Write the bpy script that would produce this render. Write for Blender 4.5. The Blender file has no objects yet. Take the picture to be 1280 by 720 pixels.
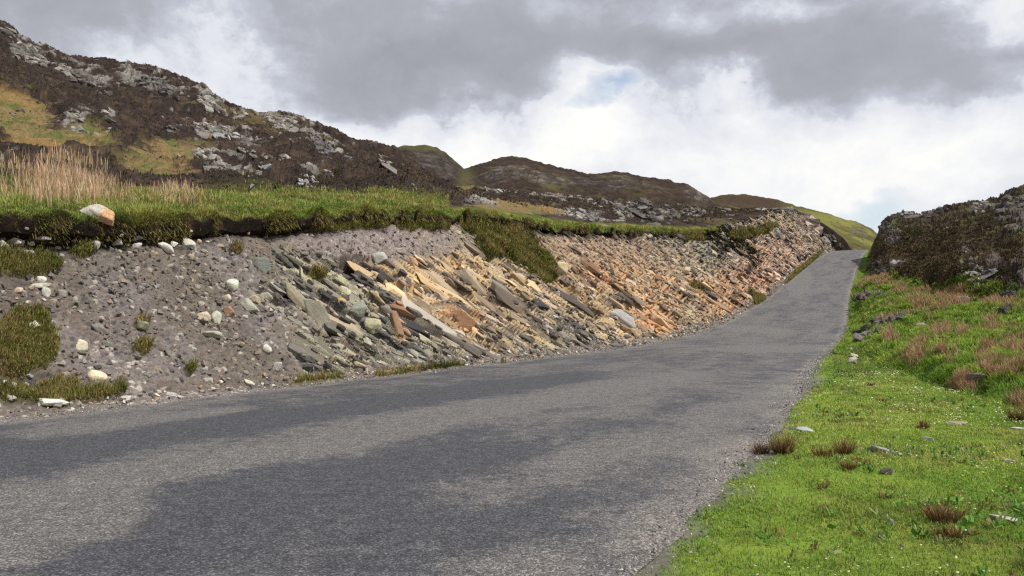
import bpy, math, random
import numpy as np
from mathutils import Vector
from mathutils.bvhtree import BVHTree

# ------------------------------------------------------------------ camera, sky, sun
H0 = 1.1                                   # eye height above the road
sc = bpy.context.scene
cam = bpy.data.cameras.new("camera"); camo = bpy.data.objects.new("camera", cam)
sc.collection.objects.link(camo); sc.camera = camo
cam.lens = 28; cam.sensor_width = 36; cam.clip_start = 0.05; cam.clip_end = 20000
PIT = math.atan(35/995.6)
camo.location = (0, 0, H0); camo.rotation_euler = (math.pi/2 + PIT, 0, 0)
sc.view_settings.view_transform = 'Standard'; sc.view_settings.look = 'None'
sc.view_settings.exposure = 0.0; sc.view_settings.gamma = 1; sc.view_settings.use_curve_mapping = False
sc.render.engine = 'CYCLES'
sc.cycles.use_denoising = False
sc.cycles.max_bounces = 4; sc.cycles.diffuse_bounces = 2; sc.cycles.transparent_max_bounces = 4
sc.cycles.filter_width = 1.3

SUN_EL, SUN_AZ = 52.0, 122.0               # azimuth clockwise from +Y (the view direction)
sd = Vector((math.sin(math.radians(SUN_AZ))*math.cos(math.radians(SUN_EL)),
             math.cos(math.radians(SUN_AZ))*math.cos(math.radians(SUN_EL)), math.sin(math.radians(SUN_EL))))
sun = bpy.data.lights.new("sun", 'SUN'); suno = bpy.data.objects.new("sun", sun); sc.collection.objects.link(suno)
sun.energy = 4.2; sun.angle = math.radians(1.0); sun.color = (1, .96, .89)
suno.rotation_euler = (-sd).to_track_quat('-Z', 'Y').to_euler(); suno.location = sd*300

F = 995.6
def pixdir(px, py):
    """view direction through a place in the 1280x720 survey photograph"""
    u = (px-640)/F; v = (360-py)/F
    c, s = math.cos(PIT), math.sin(PIT)
    return u, c - v*s, s + v*c
def zat(py, D, px=640):                    # height of a point seen at row py at forward distance D
    u, a, b = pixdir(px, py)
    return H0 + D*b/a
def project(X, Y, Z):
    c, s = math.cos(PIT), math.sin(PIT)
    d = Y*c + (Z-H0)*s; w = -Y*s + (Z-H0)*c
    d = np.where(np.abs(d) < 1e-3, 1e-3, d)
    return 640 + F*X/d, 360 - F*w/d

def world():
    w = bpy.data.worlds.new("World"); sc.world = w; w.use_nodes = True
    nt = w.node_tree; nt.nodes.clear(); N = nt.nodes.new; L = nt.links.new
    out = N('ShaderNodeOutputWorld')
    sky = N('ShaderNodeTexSky'); sky.sky_type = 'NISHITA'; sky.sun_disc = False
    sky.sun_elevation = math.radians(SUN_EL); sky.sun_rotation = math.radians(SUN_AZ)
    b1 = N('ShaderNodeBackground'); b1.inputs['Strength'].default_value = 0.15; L(sky.outputs[0], b1.inputs['Color'])
    tc = N('ShaderNodeTexCoord')
    nrm = N('ShaderNodeVectorMath'); nrm.operation = 'NORMALIZE'; L(tc.outputs['Generated'], nrm.inputs[0])
    def noise(scale, det, rough, vec, sc3=(1,1,1), off=(0,0,0)):
        m = N('ShaderNodeMapping'); L(vec, m.inputs['Vector']); m.inputs['Scale'].default_value = sc3; m.inputs['Location'].default_value = off
        n = N('ShaderNodeTexNoise'); L(m.outputs[0], n.inputs['Vector']); n.inputs['Scale'].default_value = scale
        n.inputs['Detail'].default_value = det; n.inputs['Roughness'].default_value = rough; return n
    def mth(op, a, b=None, c=None, clamp=False):
        n = N('ShaderNodeMath'); n.operation = op; n.use_clamp = clamp
        for i, v in enumerate((a, b, c)):
            if v is None: continue
            if isinstance(v, (int, float)): n.inputs[i].default_value = v
            else: L(v, n.inputs[i])
        return n.outputs[0]
    # domain warp so that every cloud edge is torn
    wn = noise(5.5, 8, .55, nrm.outputs[0], (1, 1, 1.5))
    sub = N('ShaderNodeVectorMath'); sub.operation = 'SUBTRACT'; L(wn.outputs['Color'], sub.inputs[0]); sub.inputs[1].default_value = (.5,.5,.5)
    scl = N('ShaderNodeVectorMath'); scl.operation = 'SCALE'; L(sub.outputs[0], scl.inputs[0]); scl.inputs['Scale'].default_value = .16
    add = N('ShaderNodeVectorMath'); add.operation = 'ADD'; L(nrm.outputs[0], add.inputs[0]); L(scl.outputs[0], add.inputs[1])
    P = add.outputs[0]
    def blob(px, py, rx, ry, amp):
        d = Vector(pixdir(px, py)).normalized()
        s = N('ShaderNodeVectorMath'); s.operation = 'SUBTRACT'; L(P, s.inputs[0]); s.inputs[1].default_value = d
        m = N('ShaderNodeVectorMath'); m.operation = 'MULTIPLY'; L(s.outputs[0], m.inputs[0])
        m.inputs[1].default_value = (F/rx, F/rx, F/ry)
        l = N('ShaderNodeVectorMath'); l.operation = 'DOT_PRODUCT'; L(m.outputs[0], l.inputs[0]); L(m.outputs[0], l.inputs[1])
        e = mth('EXPONENT', mth('MULTIPLY', l.outputs['Value'], -1.0))
        return mth('MULTIPLY', e, amp)
    big = noise(2.6, 7, .55, P, (1, 1, 2.2), (3.1, .7, 2.2))
    fine = noise(10, 8, .6, P, (1, 1, 1.6), (1.7, 4.1, .3))
    fin2 = noise(24, 9, .62, nrm.outputs[0], (1, 1, 1.4), (2.2, .4, 5.3))
    val = mth('ADD', mth('MULTIPLY', big.outputs[0], .50), mth('MULTIPLY', fine.outputs[0], .50))
    val = mth('ADD', val, mth('MULTIPLY', fin2.outputs[0], .30)); val = mth('ADD', val, -.245)
    for b in BLOBS: val = mth('ADD', val, blob(*b))
    cr = N('ShaderNodeValToRGB'); L(val, cr.inputs[0]); e = cr.color_ramp
    e.elements[0].position = .08; e.elements[0].color = (.33, .345, .385, 1)
    e.elements[1].position = .97; e.elements[1].color = (1.0, .985, .93, 1)
    for p, c in ((.36, (.41, .425, .475, 1)), (.49, (.53, .555, .63, 1)), (.58, (.72, .745, .80, 1)), (.80, (.88, .89, .90, 1))):
        k = e.elements.new(p); k.color = c
    b2 = N('ShaderNodeBackground'); L(cr.outputs[0], b2.inputs['Color']); b2.inputs['Strength'].default_value = 1.05
    mask = None
    for b in BLUE:
        q = blob(*b); mask = q if mask is None else mth('ADD', mask, q)
    mask = mth('ADD', mask, mth('MULTIPLY', fine.outputs[0], .5)); mask = mth('MULTIPLY', mth('MULTIPLY', mth('SUBTRACT', mask, .62), 2.2, clamp=True), .75)
    mx = N('ShaderNodeMixShader'); L(mask, mx.inputs[0]); L(b2.outputs[0], mx.inputs[1]); L(b1.outputs[0], mx.inputs[2])
    L(mx.outputs[0], out.inputs[0])
BLOBS = [ (285, 45, 90, 40, .40), (200, 100, 120, 40, .31), (380, 170, 120, 35, .28), (520, 175, 120, 55, .25),
          (735, 130, 60, 50, .42), (640, 180, 110, 45, .42), (850, 195, 130, 60, .36), (940, 110, 60, 28, .35),
          (1000, 220, 150, 55, .28), (1160, 210, 150, 70, .32), (1240, 130, 60, 40, .2), (900, 20, 160, 25, .18), (1270, 10, 60, 25, .3),
          (690, 60, 170, 42, -.26), (470, 70, 130, 50, -.2), (80, 20, 200, 50, -.16), (1040, 70, 220, 36, -.26), (610, 120, 70, 35, -.15),
          (1240, 90, 100, 25, -.15), (790, 150, 35, 35, -.14) ]
BLUE = [ (752, 132, 44, 16, .85), (1085, 262, 90, 24, .68), (1268, 20, 30, 14, .4), (755, 165, 26, 9, .4) ]
world()

# ------------------------------------------------------------------ numpy noise
def _h(ix, iy, iz, seed):
    a = (ix.astype(np.int64)*374761393 + iy.astype(np.int64)*668265263 + iz.astype(np.int64)*2147483647 + seed*1274126177) & 0xffffffff
    a = ((a ^ (a >> 13))*1274126177) & 0xffffffff
    a = ((a ^ (a >> 16))*2246822519) & 0xffffffff
    return ((a ^ (a >> 15)) & 0xffffff)/float(0x1000000)
def vn(x, y, z, seed=0):
    x0 = np.floor(x); y0 = np.floor(y); z0 = np.floor(z); fx = x-x0; fy = y-y0; fz = z-z0
    fx = fx*fx*(3-2*fx); fy = fy*fy*(3-2*fy); fz = fz*fz*(3-2*fz)
    r = 0
    for i in (0, 1):
        for j in (0, 1):
            for k in (0, 1):
                r = r + _h(x0+i, y0+j, z0+k, seed)*(fx if i else 1-fx)*(fy if j else 1-fy)*(fz if k else 1-fz)
    return r
def fbm(x, y, z=None, scale=1., oct=4, rough=.5, seed=0):
    if z is None: z = np.zeros_like(x)
    s = 1./scale; a = 1.; t = 0; r = 0
    for o in range(oct):
        r = r + a*(vn(x*s+o*17.3, y*s+o*5.1, z*s+o*9.7, seed+o)-.5); t += a; a *= rough; s *= 2.03
    return r/t*2                                    # about -1..1
def worley(x, y, z=None, seed=0, jit=.95):
    """F1, F2, random id, offset to the nearest centre; two or three dimensional"""
    flat = z is None
    if flat: z = np.zeros_like(x)
    x0 = np.floor(x); y0 = np.floor(y); z0 = np.floor(z)
    f1 = np.full(x.shape, 9.); f2 = np.full(x.shape, 9.); cid = np.zeros(x.shape); ox = np.zeros(x.shape); oy = np.zeros(x.shape)
    for i in (-1, 0, 1):
        for j in (-1, 0, 1):
            for k in ((0,) if flat else (-1, 0, 1)):
                cx = x0+i; cy = y0+j; cz = z0+k
                dx = cx+.5+jit*(_h(cx, cy, cz, seed)-.5)-x; dy = cy+.5+jit*(_h(cx, cy, cz, seed+7)-.5)-y
                dz = 0 if flat else cz+.5+jit*(_h(cx, cy, cz, seed+13)-.5)-z
                d = np.sqrt(dx*dx+dy*dy+dz*dz)
                n = d < f1
                f2 = np.where(n, f1, np.minimum(f2, d)); f1 = np.where(n, d, f1)
                cid = np.where(n, _h(cx, cy, cz, seed+29), cid); ox = np.where(n, -dx, ox); oy = np.where(n, -dy, oy)
    return f1, f2, cid, ox, oy
def sstep(a, b, x):
    t = np.clip((x-a)/(b-a), 0, 1); return t*t*(3-2*t)
def ell(pu, pv, cx, cy, rx, ry, ang=0, soft=.35):
    a = math.radians(ang); dx = pu-cx; dy = pv-cy
    p = (dx*math.cos(a)+dy*math.sin(a))/rx; q = (-dx*math.sin(a)+dy*math.cos(a))/ry
    return 1-sstep(1-soft, 1+soft, np.sqrt(p*p+q*q))
def I(x, pts):
    pts = np.array(pts, float); return np.interp(x, pts[:, 0], pts[:, 1])
def smooth(a, n, axis=0):
    if n < 1: return a
    k = np.exp(-np.linspace(-2, 2, 2*n+1)**2); k /= k.sum()
    pad = [(0, 0)]*a.ndim; pad[axis] = (n, n)
    b = np.pad(a, pad, mode='edge')
    return np.apply_along_axis(lambda v: np.convolve(v, k, 'valid'), axis, b)
def mixc(a, b, t):
    return a*(1-t[..., None]) + np.asarray(b)*t[..., None]
def C(r, g, b):                                     # sRGB of a surface to linear
    f = lambda v: ((v/255+.055)/1.055)**2.4 if v > 10 else v/255/12.92
    return np.array([f(r), f(g), f(b)])

# ------------------------------------------------------------------ materials
def mat_attr(name, rough=.85, noise_scale=40, noise_amt=.25, bump=.0, bump_scale=60, translucent=0, spec=.3):
    m = bpy.data.materials.new(name); m.use_nodes = True; nt = m.node_tree; N = nt.nodes.new; L = nt.links.new
    bs = nt.nodes['Principled BSDF']; bs.inputs['Roughness'].default_value = rough
    bs.inputs['Specular IOR Level'].default_value = spec
    at = N('ShaderNodeAttribute'); at.attribute_name = 'Col'
    tc = N('ShaderNodeTexCoord')
    n = N('ShaderNodeTexNoise'); n.inputs['Scale'].default_value = noise_scale; n.inputs['Detail'].default_value = 6; n.inputs['Roughness'].default_value = .65
    L(tc.outputs['Object'], n.inputs['Vector'])
    mr = N('ShaderNodeMapRange'); mr.inputs['From Min'].default_value = .3; mr.inputs['From Max'].default_value = .7
    mr.inputs['To Min'].default_value = 1-noise_amt; mr.inputs['To Max'].default_value = 1+noise_amt; L(n.outputs[0], mr.inputs['Value'])
    vm = N('ShaderNodeVectorMath'); vm.operation = 'SCALE'; L(at.outputs['Color'], vm.inputs[0]); L(mr.outputs[0], vm.inputs['Scale'])
    L(vm.outputs[0], bs.inputs['Base Color'])
    if bump:
        n2 = N('ShaderNodeTexNoise'); n2.inputs['Scale'].default_value = bump_scale; n2.inputs['Detail'].default_value = 8; n2.inputs['Roughness'].default_value = .7
        L(tc.outputs['Object'], n2.inputs['Vector'])
        b = N('ShaderNodeBump'); b.inputs['Strength'].default_value = bump; b.inputs['Distance'].default_value = .6/bump_scale
        L(n2.outputs[0], b.inputs['Height']); L(b.outputs[0], bs.inputs['Normal'])
    if translucent:
        tr = N('ShaderNodeBsdfTranslucent'); L(vm.outputs[0], tr.inputs['Color'])
        mx = N('ShaderNodeMixShader'); mx.inputs[0].default_value = translucent
        L(bs.outputs[0], mx.inputs[1]); L(tr.outputs[0], mx.inputs[2]); L(mx.outputs[0], nt.nodes['Material Output'].inputs[0])
    return m
M_rock = mat_attr('weathered_rock', .82, 45, .32, .7, 55)
M_bank = mat_attr('broken_rock_and_soil', .9, 30, .28, .7, 50, spec=.2)
M_hill = mat_attr('moorland', .95, 3, .35, .8, 4, spec=.1)
M_soil = mat_attr('turf_ground', .95, 25, .25, .6, 40, spec=.1)
M_blade = mat_attr('grass_blade', .7, 6, .2, 0, translucent=.3, spec=.2)
M_dry = mat_attr('dry_stalk', .8, 6, .2, 0, translucent=.2, spec=.2)
M_heath = mat_attr('heather', .9, 2, .3, 0, translucent=.1, spec=.1)

def build(name, V, Fq, col=None, mat=None, smooth_shade=False, origin=None):
    V = np.asarray(V, np.float32).reshape(-1, 3)
    if origin is not None: V = V - np.asarray(origin, np.float32)
    Fq = np.asarray(Fq, np.int32); k = Fq.shape[1]
    me = bpy.data.meshes.new(name)
    me.vertices.add(len(V)); me.vertices.foreach_set('co', V.ravel())
    me.loops.add(Fq.size); me.loops.foreach_set('vertex_index', Fq.ravel())
    me.polygons.add(len(Fq)); me.polygons.foreach_set('loop_start', np.arange(0, Fq.size, k, dtype=np.int32))
    me.polygons.foreach_set('use_smooth', np.full(len(Fq), smooth_shade, bool))
    if col is not None:
        a = me.color_attributes.new('Col', 'FLOAT_COLOR', 'POINT')
        c4 = np.ones((len(V), 4), np.float32); c4[:, :3] = np.asarray(col).reshape(-1, 3); a.data.foreach_set('color', c4.ravel())
    me.update(calc_edges=True)
    if mat: me.materials.append(mat)
    o = bpy.data.objects.new(name, me); sc.collection.objects.link(o)
    if origin is not None: o.location = origin
    return o
def tag(o, label=None, cat=None, group=None, kind=None):
    if label: o['label'] = label
    if cat: o['category'] = cat
    if group: o['group'] = group
    if kind: o['kind'] = kind
    return o
def gridfaces(nr, nc):
    i = np.arange(nr-1)[:, None]*nc + np.arange(nc-1)[None, :]
    i = i.ravel(); return np.stack([i, i+1, i+nc+1, i+nc], 1)
def gnormals(P):
    a = np.gradient(P, axis=1); b = np.gradient(P, axis=0); n = np.cross(a, b)
    n /= np.linalg.norm(n, axis=-1, keepdims=True)+1e-12; return n

# ------------------------------------------------------------------ the road line
KN = [0, 10, 20, 30, 42, 56, 72, 92, 115, 140, 170, 200, 230, 245, 300]
HD = [25.6, 24.1, 21.6, 24.3, 24.5, 23.3, 23.2, 24.0, 24.5, 25.0, 25.3, 25.0, 24.6, 24, 18]
SL = [0, -.004, -.012, -.003, .027, .056, .084, .106, .121, .124, .113, .095, .07, .02, -.10]
RW = 6.86*H0
_s = np.arange(-14, 300, .25)
_hd = smooth(np.radians(np.interp(_s, KN, HD)), 12); _sl = smooth(np.interp(_s, KN, SL), 12)
_X = np.cumsum(np.sin(_hd)*.25); _Y = np.cumsum(np.cos(_hd)*.25); _Z = np.cumsum(_sl*.25)
_i0 = int(14/.25); _X += -5.18-_X[_i0]; _Y -= _Y[_i0]; _Z -= _Z[_i0]
def road(s):
    x = np.interp(s, _s, _X); y = np.interp(s, _s, _Y); z = np.interp(s, _s, _Z); h = np.interp(s, _s, _hd)
    return x, y, z, np.cos(h), -np.sin(h)           # centre and unit vector to the right
def road_near(X, Y):
    """signed offset right of the right road edge, and road height there (road is nearly straight)"""
    best = np.full(X.shape, 1e18); bi = np.zeros(X.shape, int)
    for i in range(0, len(_s), 8):
        d = (X-_X[i])**2+(Y-_Y[i])**2; m = d < best; best = np.where(m, d, best); bi = np.where(m, i, bi)
    nx = np.cos(_hd[bi]); ny = -np.sin(_hd[bi]); tx = -ny; ty = nx
    dx = X-_X[bi]; dy = Y-_Y[bi]; off = dx*nx+dy*ny; al = dx*tx+dy*ty
    return off-RW/2, _Z[bi]+_sl[bi]*al, _s[bi]+al
def edge_jit(s, seed):
    return .10*fbm(s, s*0, scale=2.2, oct=3, seed=seed)+.05*fbm(s, s*0, scale=.35, oct=3, seed=seed+5)

def make_road():
    d = [-14.]
    while d[-1] < 299: d.append(d[-1]+max(.045, .0045*max(0, d[-1])))
    s = np.array(d); nu = 100; u = np.linspace(-1, 1, nu)
    x, y, z, nx, ny = road(s)
    S, U = np.meshgrid(s, u, indexing='ij')
    wl = RW/2+edge_jit(s, 3)+.06; wr = RW/2+edge_jit(s, 11)-.04
    O = np.where(U < 0, U*wl[:, None], U*wr[:, None])
    X = x[:, None]+O*nx[:, None]; Y = y[:, None]+O*ny[:, None]
    Z = z[:, None]+.03*(1-U**2)+.012*fbm(X, Y, scale=1.5, oct=3, seed=9)-.02*sstep(.97, 1, np.abs(U))
    pu, pv = project(X, Y, Z)
    # worn and bitumen-rich areas follow the wheel tracks, broken by patches
    a = np.clip(O/(RW/2), -1.05, 1.05)
    n1 = fbm(S/5.0, O*1.2, scale=1., oct=5, rough=.6, seed=21); n2 = fbm(S/1.2, O*1.5, scale=.6, oct=5, rough=.65, seed=31)
    light = .45+.5*n1+.35*n2
    def band(px0, py0, px1, py1, w, amp):
        t = np.clip((pu-px0)/(px1-px0), 0, 1); yy = py0+(py1-py0)*t; ww = w*(1.2-.7*t)
        return amp*np.exp(-((pv-yy)/ww)**2)*sstep(px0-60, px0+30, pu)*(1-sstep(px1-30, px1+80, pu))
    near = sstep(430, 470, pv)
    light += near*(band(30, 543, 300, 512, 9, .75)+band(120, 600, 430, 553, 15, .8)+band(400, 555, 850, 470, 13, .75)+band(-60, 650, 180, 640, 45, .55)
              -band(-60, 590, 330, 520, 20, .8)-band(300, 530, 720, 470, 13, .75)-band(190, 640, 640, 560, 36, .75)-band(430, 670, 700, 620, 40, .3)
              +band(560, 640, 960, 500, 32, .45)+band(320, 620, 420, 605, 12, .5)-band(-40, 555, 120, 560, 30, .3)
              -band(860, 640, 985, 530, 16, .5)-band(100, 700, 260, 690, 22, .5))
    far = 1-near
    light += far*(.15+ell(pu, pv, 960, 436, 60, 3.2, 0, .8)*1.1+ell(pu, pv, 945, 412, 40, 3, 5, .8)*.8+ell(pu, pv, 1000, 352, 10, 14, 30, .8)*.9)
    dusty = sstep(.86, 1.0, np.abs(U)+.12*n2)
    c = np.stack([np.clip(.25+light*.5, 0, 1), dusty, 0*light], -1)
    V = np.stack([X, Y, Z], -1)
    m = bpy.data.materials.new('chip_seal_asphalt'); m.use_nodes = True; nt = m.node_tree; N = nt.nodes.new; L = nt.links.new
    bs = nt.nodes['Principled BSDF']; bs.inputs['Roughness'].default_value = .8; bs.inputs['Specular IOR Level'].default_value = .3
    at = N('ShaderNodeAttribute'); at.attribute_name = 'Col'; tc = N('ShaderNodeTexCoord')
    vo = N('ShaderNodeTexVoronoi'); vo.inputs['Scale'].default_value = 130; L(tc.outputs['Object'], vo.inputs['Vector'])
    sx = N('ShaderNodeSeparateColor'); L(vo.outputs['Color'], sx.inputs[0])
    cr = N('ShaderNodeValToRGB'); L(sx.outputs[0], cr.inputs[0]); e = cr.color_ramp
    e.elements[0].position = 0; e.elements[0].color = (.4,)*3+(1,); e.elements[1].position = 1; e.elements[1].color = (2.5,)*3+(1,)
    for p, v in ((.35, .6), (.7, 1.05), (.88, 1.5)): k = e.elements.new(p); k.color = (v, v, v*1.0, 1)
    no = N('ShaderNodeTexNoise'); no.inputs['Scale'].default_value = 9; no.inputs['Detail'].default_value = 8; no.inputs['Roughness'].default_value = .75; L(tc.outputs['Object'], no.inputs['Vector'])
    mr = N('ShaderNodeMapRange'); L(no.outputs[0], mr.inputs['Value']); mr.inputs['From Min'].default_value = .3; mr.inputs['From Max'].default_value = .7
    mr.inputs['To Min'].default_value = .68; mr.inputs['To Max'].default_value = 1.32
    # wear: where bitumen has bled up dark and where the chips are polished pale, with ragged edges
    sp = N('ShaderNodeSeparateColor'); L(at.outputs['Color'], sp.inputs[0])
    def nz_(scale, amt, rough=.7):
        q = N('ShaderNodeTexNoise'); q.inputs['Scale'].default_value = scale; q.inputs['Detail'].default_value = 8; q.inputs['Roughness'].default_value = rough; L(tc.outputs['Object'], q.inputs['Vector'])
        r = N('ShaderNodeMath'); r.operation = 'MULTIPLY_ADD'; L(q.outputs[0], r.inputs[0]); r.inputs[1].default_value = amt; r.inputs[2].default_value = -amt/2; return r.outputs[0]
    def ad(a, b): r = N('ShaderNodeMath'); r.operation = 'ADD'; L(a, r.inputs[0]); L(b, r.inputs[1]); return r.outputs[0]
    mk = ad(ad(sp.outputs[0], nz_(1.3, .7)), nz_(6, .85))
    ma = N('ShaderNodeMapRange'); ma.interpolation_type = 'SMOOTHSTEP'; L(mk, ma.inputs['Value']); ma.inputs['From Min'].default_value = .30; ma.inputs['From Max'].default_value = .68
    mc = N('ShaderNodeMix'); mc.data_type = 'RGBA'; L(ma.outputs[0], mc.inputs[0]); mc.inputs[6].default_value = (*C(79, 79, 83), 1); mc.inputs[7].default_value = (*C(113, 110, 107), 1)
    dm = N('ShaderNodeMath'); dm.operation = 'MULTIPLY'; L(sp.outputs[1], dm.inputs[0]); dm.inputs[1].default_value = .6
    md = N('ShaderNodeMix'); md.data_type = 'RGBA'; L(dm.outputs[0], md.inputs[0]); L(mc.outputs[2], md.inputs[6]); md.inputs[7].default_value = (*C(142, 134, 126), 1)
    m1 = N('ShaderNodeVectorMath'); m1.operation = 'MULTIPLY'; L(md.outputs[2], m1.inputs[0]); L(cr.outputs[0], m1.inputs[1])
    m2 = N('ShaderNodeVectorMath'); m2.operation = 'SCALE'; L(m1.outputs[0], m2.inputs[0]); L(mr.outputs[0], m2.inputs['Scale'])
    L(m2.outputs[0], bs.inputs['Base Color'])
    b = N('ShaderNodeBump'); b.inputs['Strength'].default_value = .8; b.inputs['Distance'].default_value = .006; b.invert = True
    L(vo.outputs['Distance'], b.inputs['Height']); L(b.outputs[0], bs.inputs['Normal'])
    o = build('road', V, gridfaces(*X.shape)[:, ::-1], c, m, True); tag(o, kind='structure')
make_road()

# ------------------------------------------------------------------ left bank (rock cutting)
LIP = [(-900, 300), (-300, 285), (0, 281), (60, 284), (100, 287), (150, 288), (200, 287), (260, 281), (330, 278), (400, 272), (450, 268), (500, 266), (545, 272),
       (575, 270), (620, 270), (660, 277), (700, 285), (760, 288), (820, 291), (860, 293), (885, 290), (905, 284), (930, 276), (950, 270), (967, 265),
       (993, 264), (1013, 273), (1030, 280), (1045, 290), (1057, 300), (1064, 311), (1085, 316)]
def bank_samples():
    s = [-12.]
    while s[-1] < 262:
        x, y, z, nx, ny = road(np.array(s[-1]))
        ex, ey = x-nx*(RW/2), y-ny*(RW/2)
        if ey < 2: step = .06
        else:
            D = math.hypot(ex, ey); ang = abs(ex*1.0*nx/D + ey*ny/D)          # foreshortening along the road
            step = max(.010, .88*D/F/max(ang, .03)*1.0)
            if project(ex-nx*3, ey-ny*3, z+2.)[0] < -30: step *= 3
        s.append(s[-1]+min(step, .5))
    return np.array(s)
bs_ = bank_samples()
bx, by, bz, bnx, bny = road(bs_)
bex, bey = bx-bnx*RW/2, by-bny*RW/2
Hb = np.full(bs_.shape, 3.)
VER = .55
for _ in range(12):
    run = np.clip(.95*Hb, 2.2, 7.0)
    tx, ty = bex-bnx*(VER+run), bey-bny*(VER+run)
    pu0 = np.where(ty > .5, 640+F*tx/np.maximum(ty, .5), -900)
    Hn = zat(I(pu0, LIP), np.maximum(ty, 6.), 640)-bz
    Hb = np.clip(.5*Hb+.5*Hn, 1.2, 12)
Hb = np.where(bs_ < 3, np.interp(3, bs_, Hb), Hb); Hb = np.where(bs_ > 226, np.interp(226, bs_, Hb)*(1-.6*sstep(232, 262, bs_)), Hb)
run = np.clip(.95*Hb, 2.2, 7.0)
NT = 330
t = np.linspace(0, 1, NT)
tt = t**1.0
T, SB = np.meshgrid(tt, bs_, indexing='ij')
tv = .10
off = np.where(T < tv, -.25+(VER+.25)*T/tv, VER+(run+.30)[None, :]*(T-tv)/(1-tv))
q = np.clip((T-tv)/(1-tv), 0, 1)
scree = 1-sstep(13, 19, SB)
prof = q**1.15*(1-.0*q)
prof = np.where(q > 0, prof, 0)
hgt = prof*(Hb-.28)[None, :]*1.02+.05*sstep(0, 1, T/tv)-.05
X = bex[None, :]-bnx[None, :]*off; Y = bey[None, :]-bny[None, :]*off; Z = bz[None, :]+hgt
PB = np.stack([X, Y, Z], -1)
Nb = gnormals(PB)
if Nb[NT//2, len(bs_)//2, 2] < 0: Nb = -Nb
A_ = SB; ds = np.sqrt(np.diff(off, axis=0, prepend=off[:1])**2+np.diff(hgt, axis=0, prepend=hgt[:1])**2)
B_ = np.cumsum(ds, axis=0)
PU, PV = project(X, Y, Z)
dip = np.interp(bs_, [0, 10, 14, 20, 30, 45, 70, 120, 200], np.tan(np.radians([54, 53, 52, 50, 45, 40, 33, 28, 25])))
TD = np.cumsum(dip*np.gradient(bs_))[None, :]
Q_ = B_+TD
wx = .25*fbm(A_, B_, scale=1.3, oct=3, seed=41); wy = .12*fbm(A_, B_, scale=.9, oct=3, seed=43)
# zones
nz = fbm(A_, B_, scale=1.1, oct=4, seed=51)
rocky = sstep(-.1, .25, (PU-355+(PV-400)*-.25)/160+.35*nz)           # bedrock begins right of the scree
rocky *= 1-.85*ell(PU, PV, 470, 300, 130, 26, 0, .3)                    # gravelly soil under the turf
rocky *= 1-.6*ell(PU, PV, 760, 312, 110, 22, 8, .5)
rocky = np.clip(rocky, 0, 1)*sstep(.09, .2, T+.03*nz)
slabz = np.clip(ell(PU, PV, 395, 400, 50, 60, 40, .4)+ell(PU, PV, 560, 370, 110, 62, 32, .4)+ell(PU, PV, 820, 410, 50, 30, 30, .4)+ell(PU, PV, 905, 375, 40, 34, 40, .4)+ell(PU, PV, 985, 310, 60, 50, 30, .4), 0, 1)
disp = np.zeros_like(A_); 
def slabs(L1, L2, seed, amp, tilt, crack):
    f1, f2, cid, ox, oy = worley((A_+wx)/L1, (Q_+wy)/L2, None, seed)
    g = (_h(np.floor(cid*9999), cid*0, cid*0, seed+3)-.5); g2 = (_h(np.floor(cid*7777), cid*0, cid*0, seed+5)-.5)
    d = amp*(cid-.5)*1.6+tilt*(g*ox+g2*1.6*oy)-crack*(1-sstep(0, .12, f2-f1))
    return d, cid, f2-f1
far = sstep(45, 90, SB); mid = sstep(18, 40, SB)
d0, c0, e0 = slabs(3.2, 1.15, 61, .42, .5, .25)
d1, c1, e1 = slabs(1.25, .36, 71, .17, .26, .12)
d2, c2, e2 = slabs(.48, .13, 81, .065, .10, .045)
d3, c3, e3 = slabs(.16, .055, 91, .025, .035, .015)
disp += rocky*(d0*(.35+.45*mid+1.0*far)+d1*(1.0+.9*far)+d2*(1-.35*slabz)*(1-.9*sstep(24, 60, SB))+d3*(1-.8*slabz)*(1-sstep(14, 24, SB)))
# rubble on the scree
soil = (1-rocky)
s1 = worley(A_/.07, B_/.06, None, 101); s2 = worley((A_+.3*wy)/.16, (B_+.3*wx)/.13, None, 103); s3 = worley(A_/.032, B_/.03, None, 105)
big2 = sstep(.82, .95, s2[2]+.12*nz); dome = lambda f, r: np.sqrt(np.clip(1-(f/r)**2, 0, 1))
disp += soil*(.030*dome(s1[0], .6)*(s1[2] > .35)+.012*dome(s3[0], .6)+.055*dome(s2[0], .45)*big2*sstep(.06, .15, T))
disp += .16*fbm(A_, B_, scale=2.4, oct=4, seed=111)*sstep(.05, .3, T)+.03*fbm(A_, B_, scale=.25, oct=3, seed=113)*sstep(.03, .2, T)
# gullies under overhanging blocks
dk = ell(PU, PV, 445, 332, 26, 12, 5, .3)+.7*ell(PU, PV, 530, 368, 26, 11, 40, .4)+ell(PU, PV, 20, 425+50, 40, 14, 20, .5)*.5+.8*ell(PU, PV, 745, 395, 24, 8, 35, .4)+.8*ell(PU, PV, 950, 350, 14, 20, -35, .4)
disp -= .35*np.clip(dk, 0, 1)*(1+.02*SB)
fade = sstep(0, .05, T)
disp *= fade
disp = smooth(smooth(disp, 2, 0), 2, 1)
PBd = PB+Nb*disp[..., None]
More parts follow.
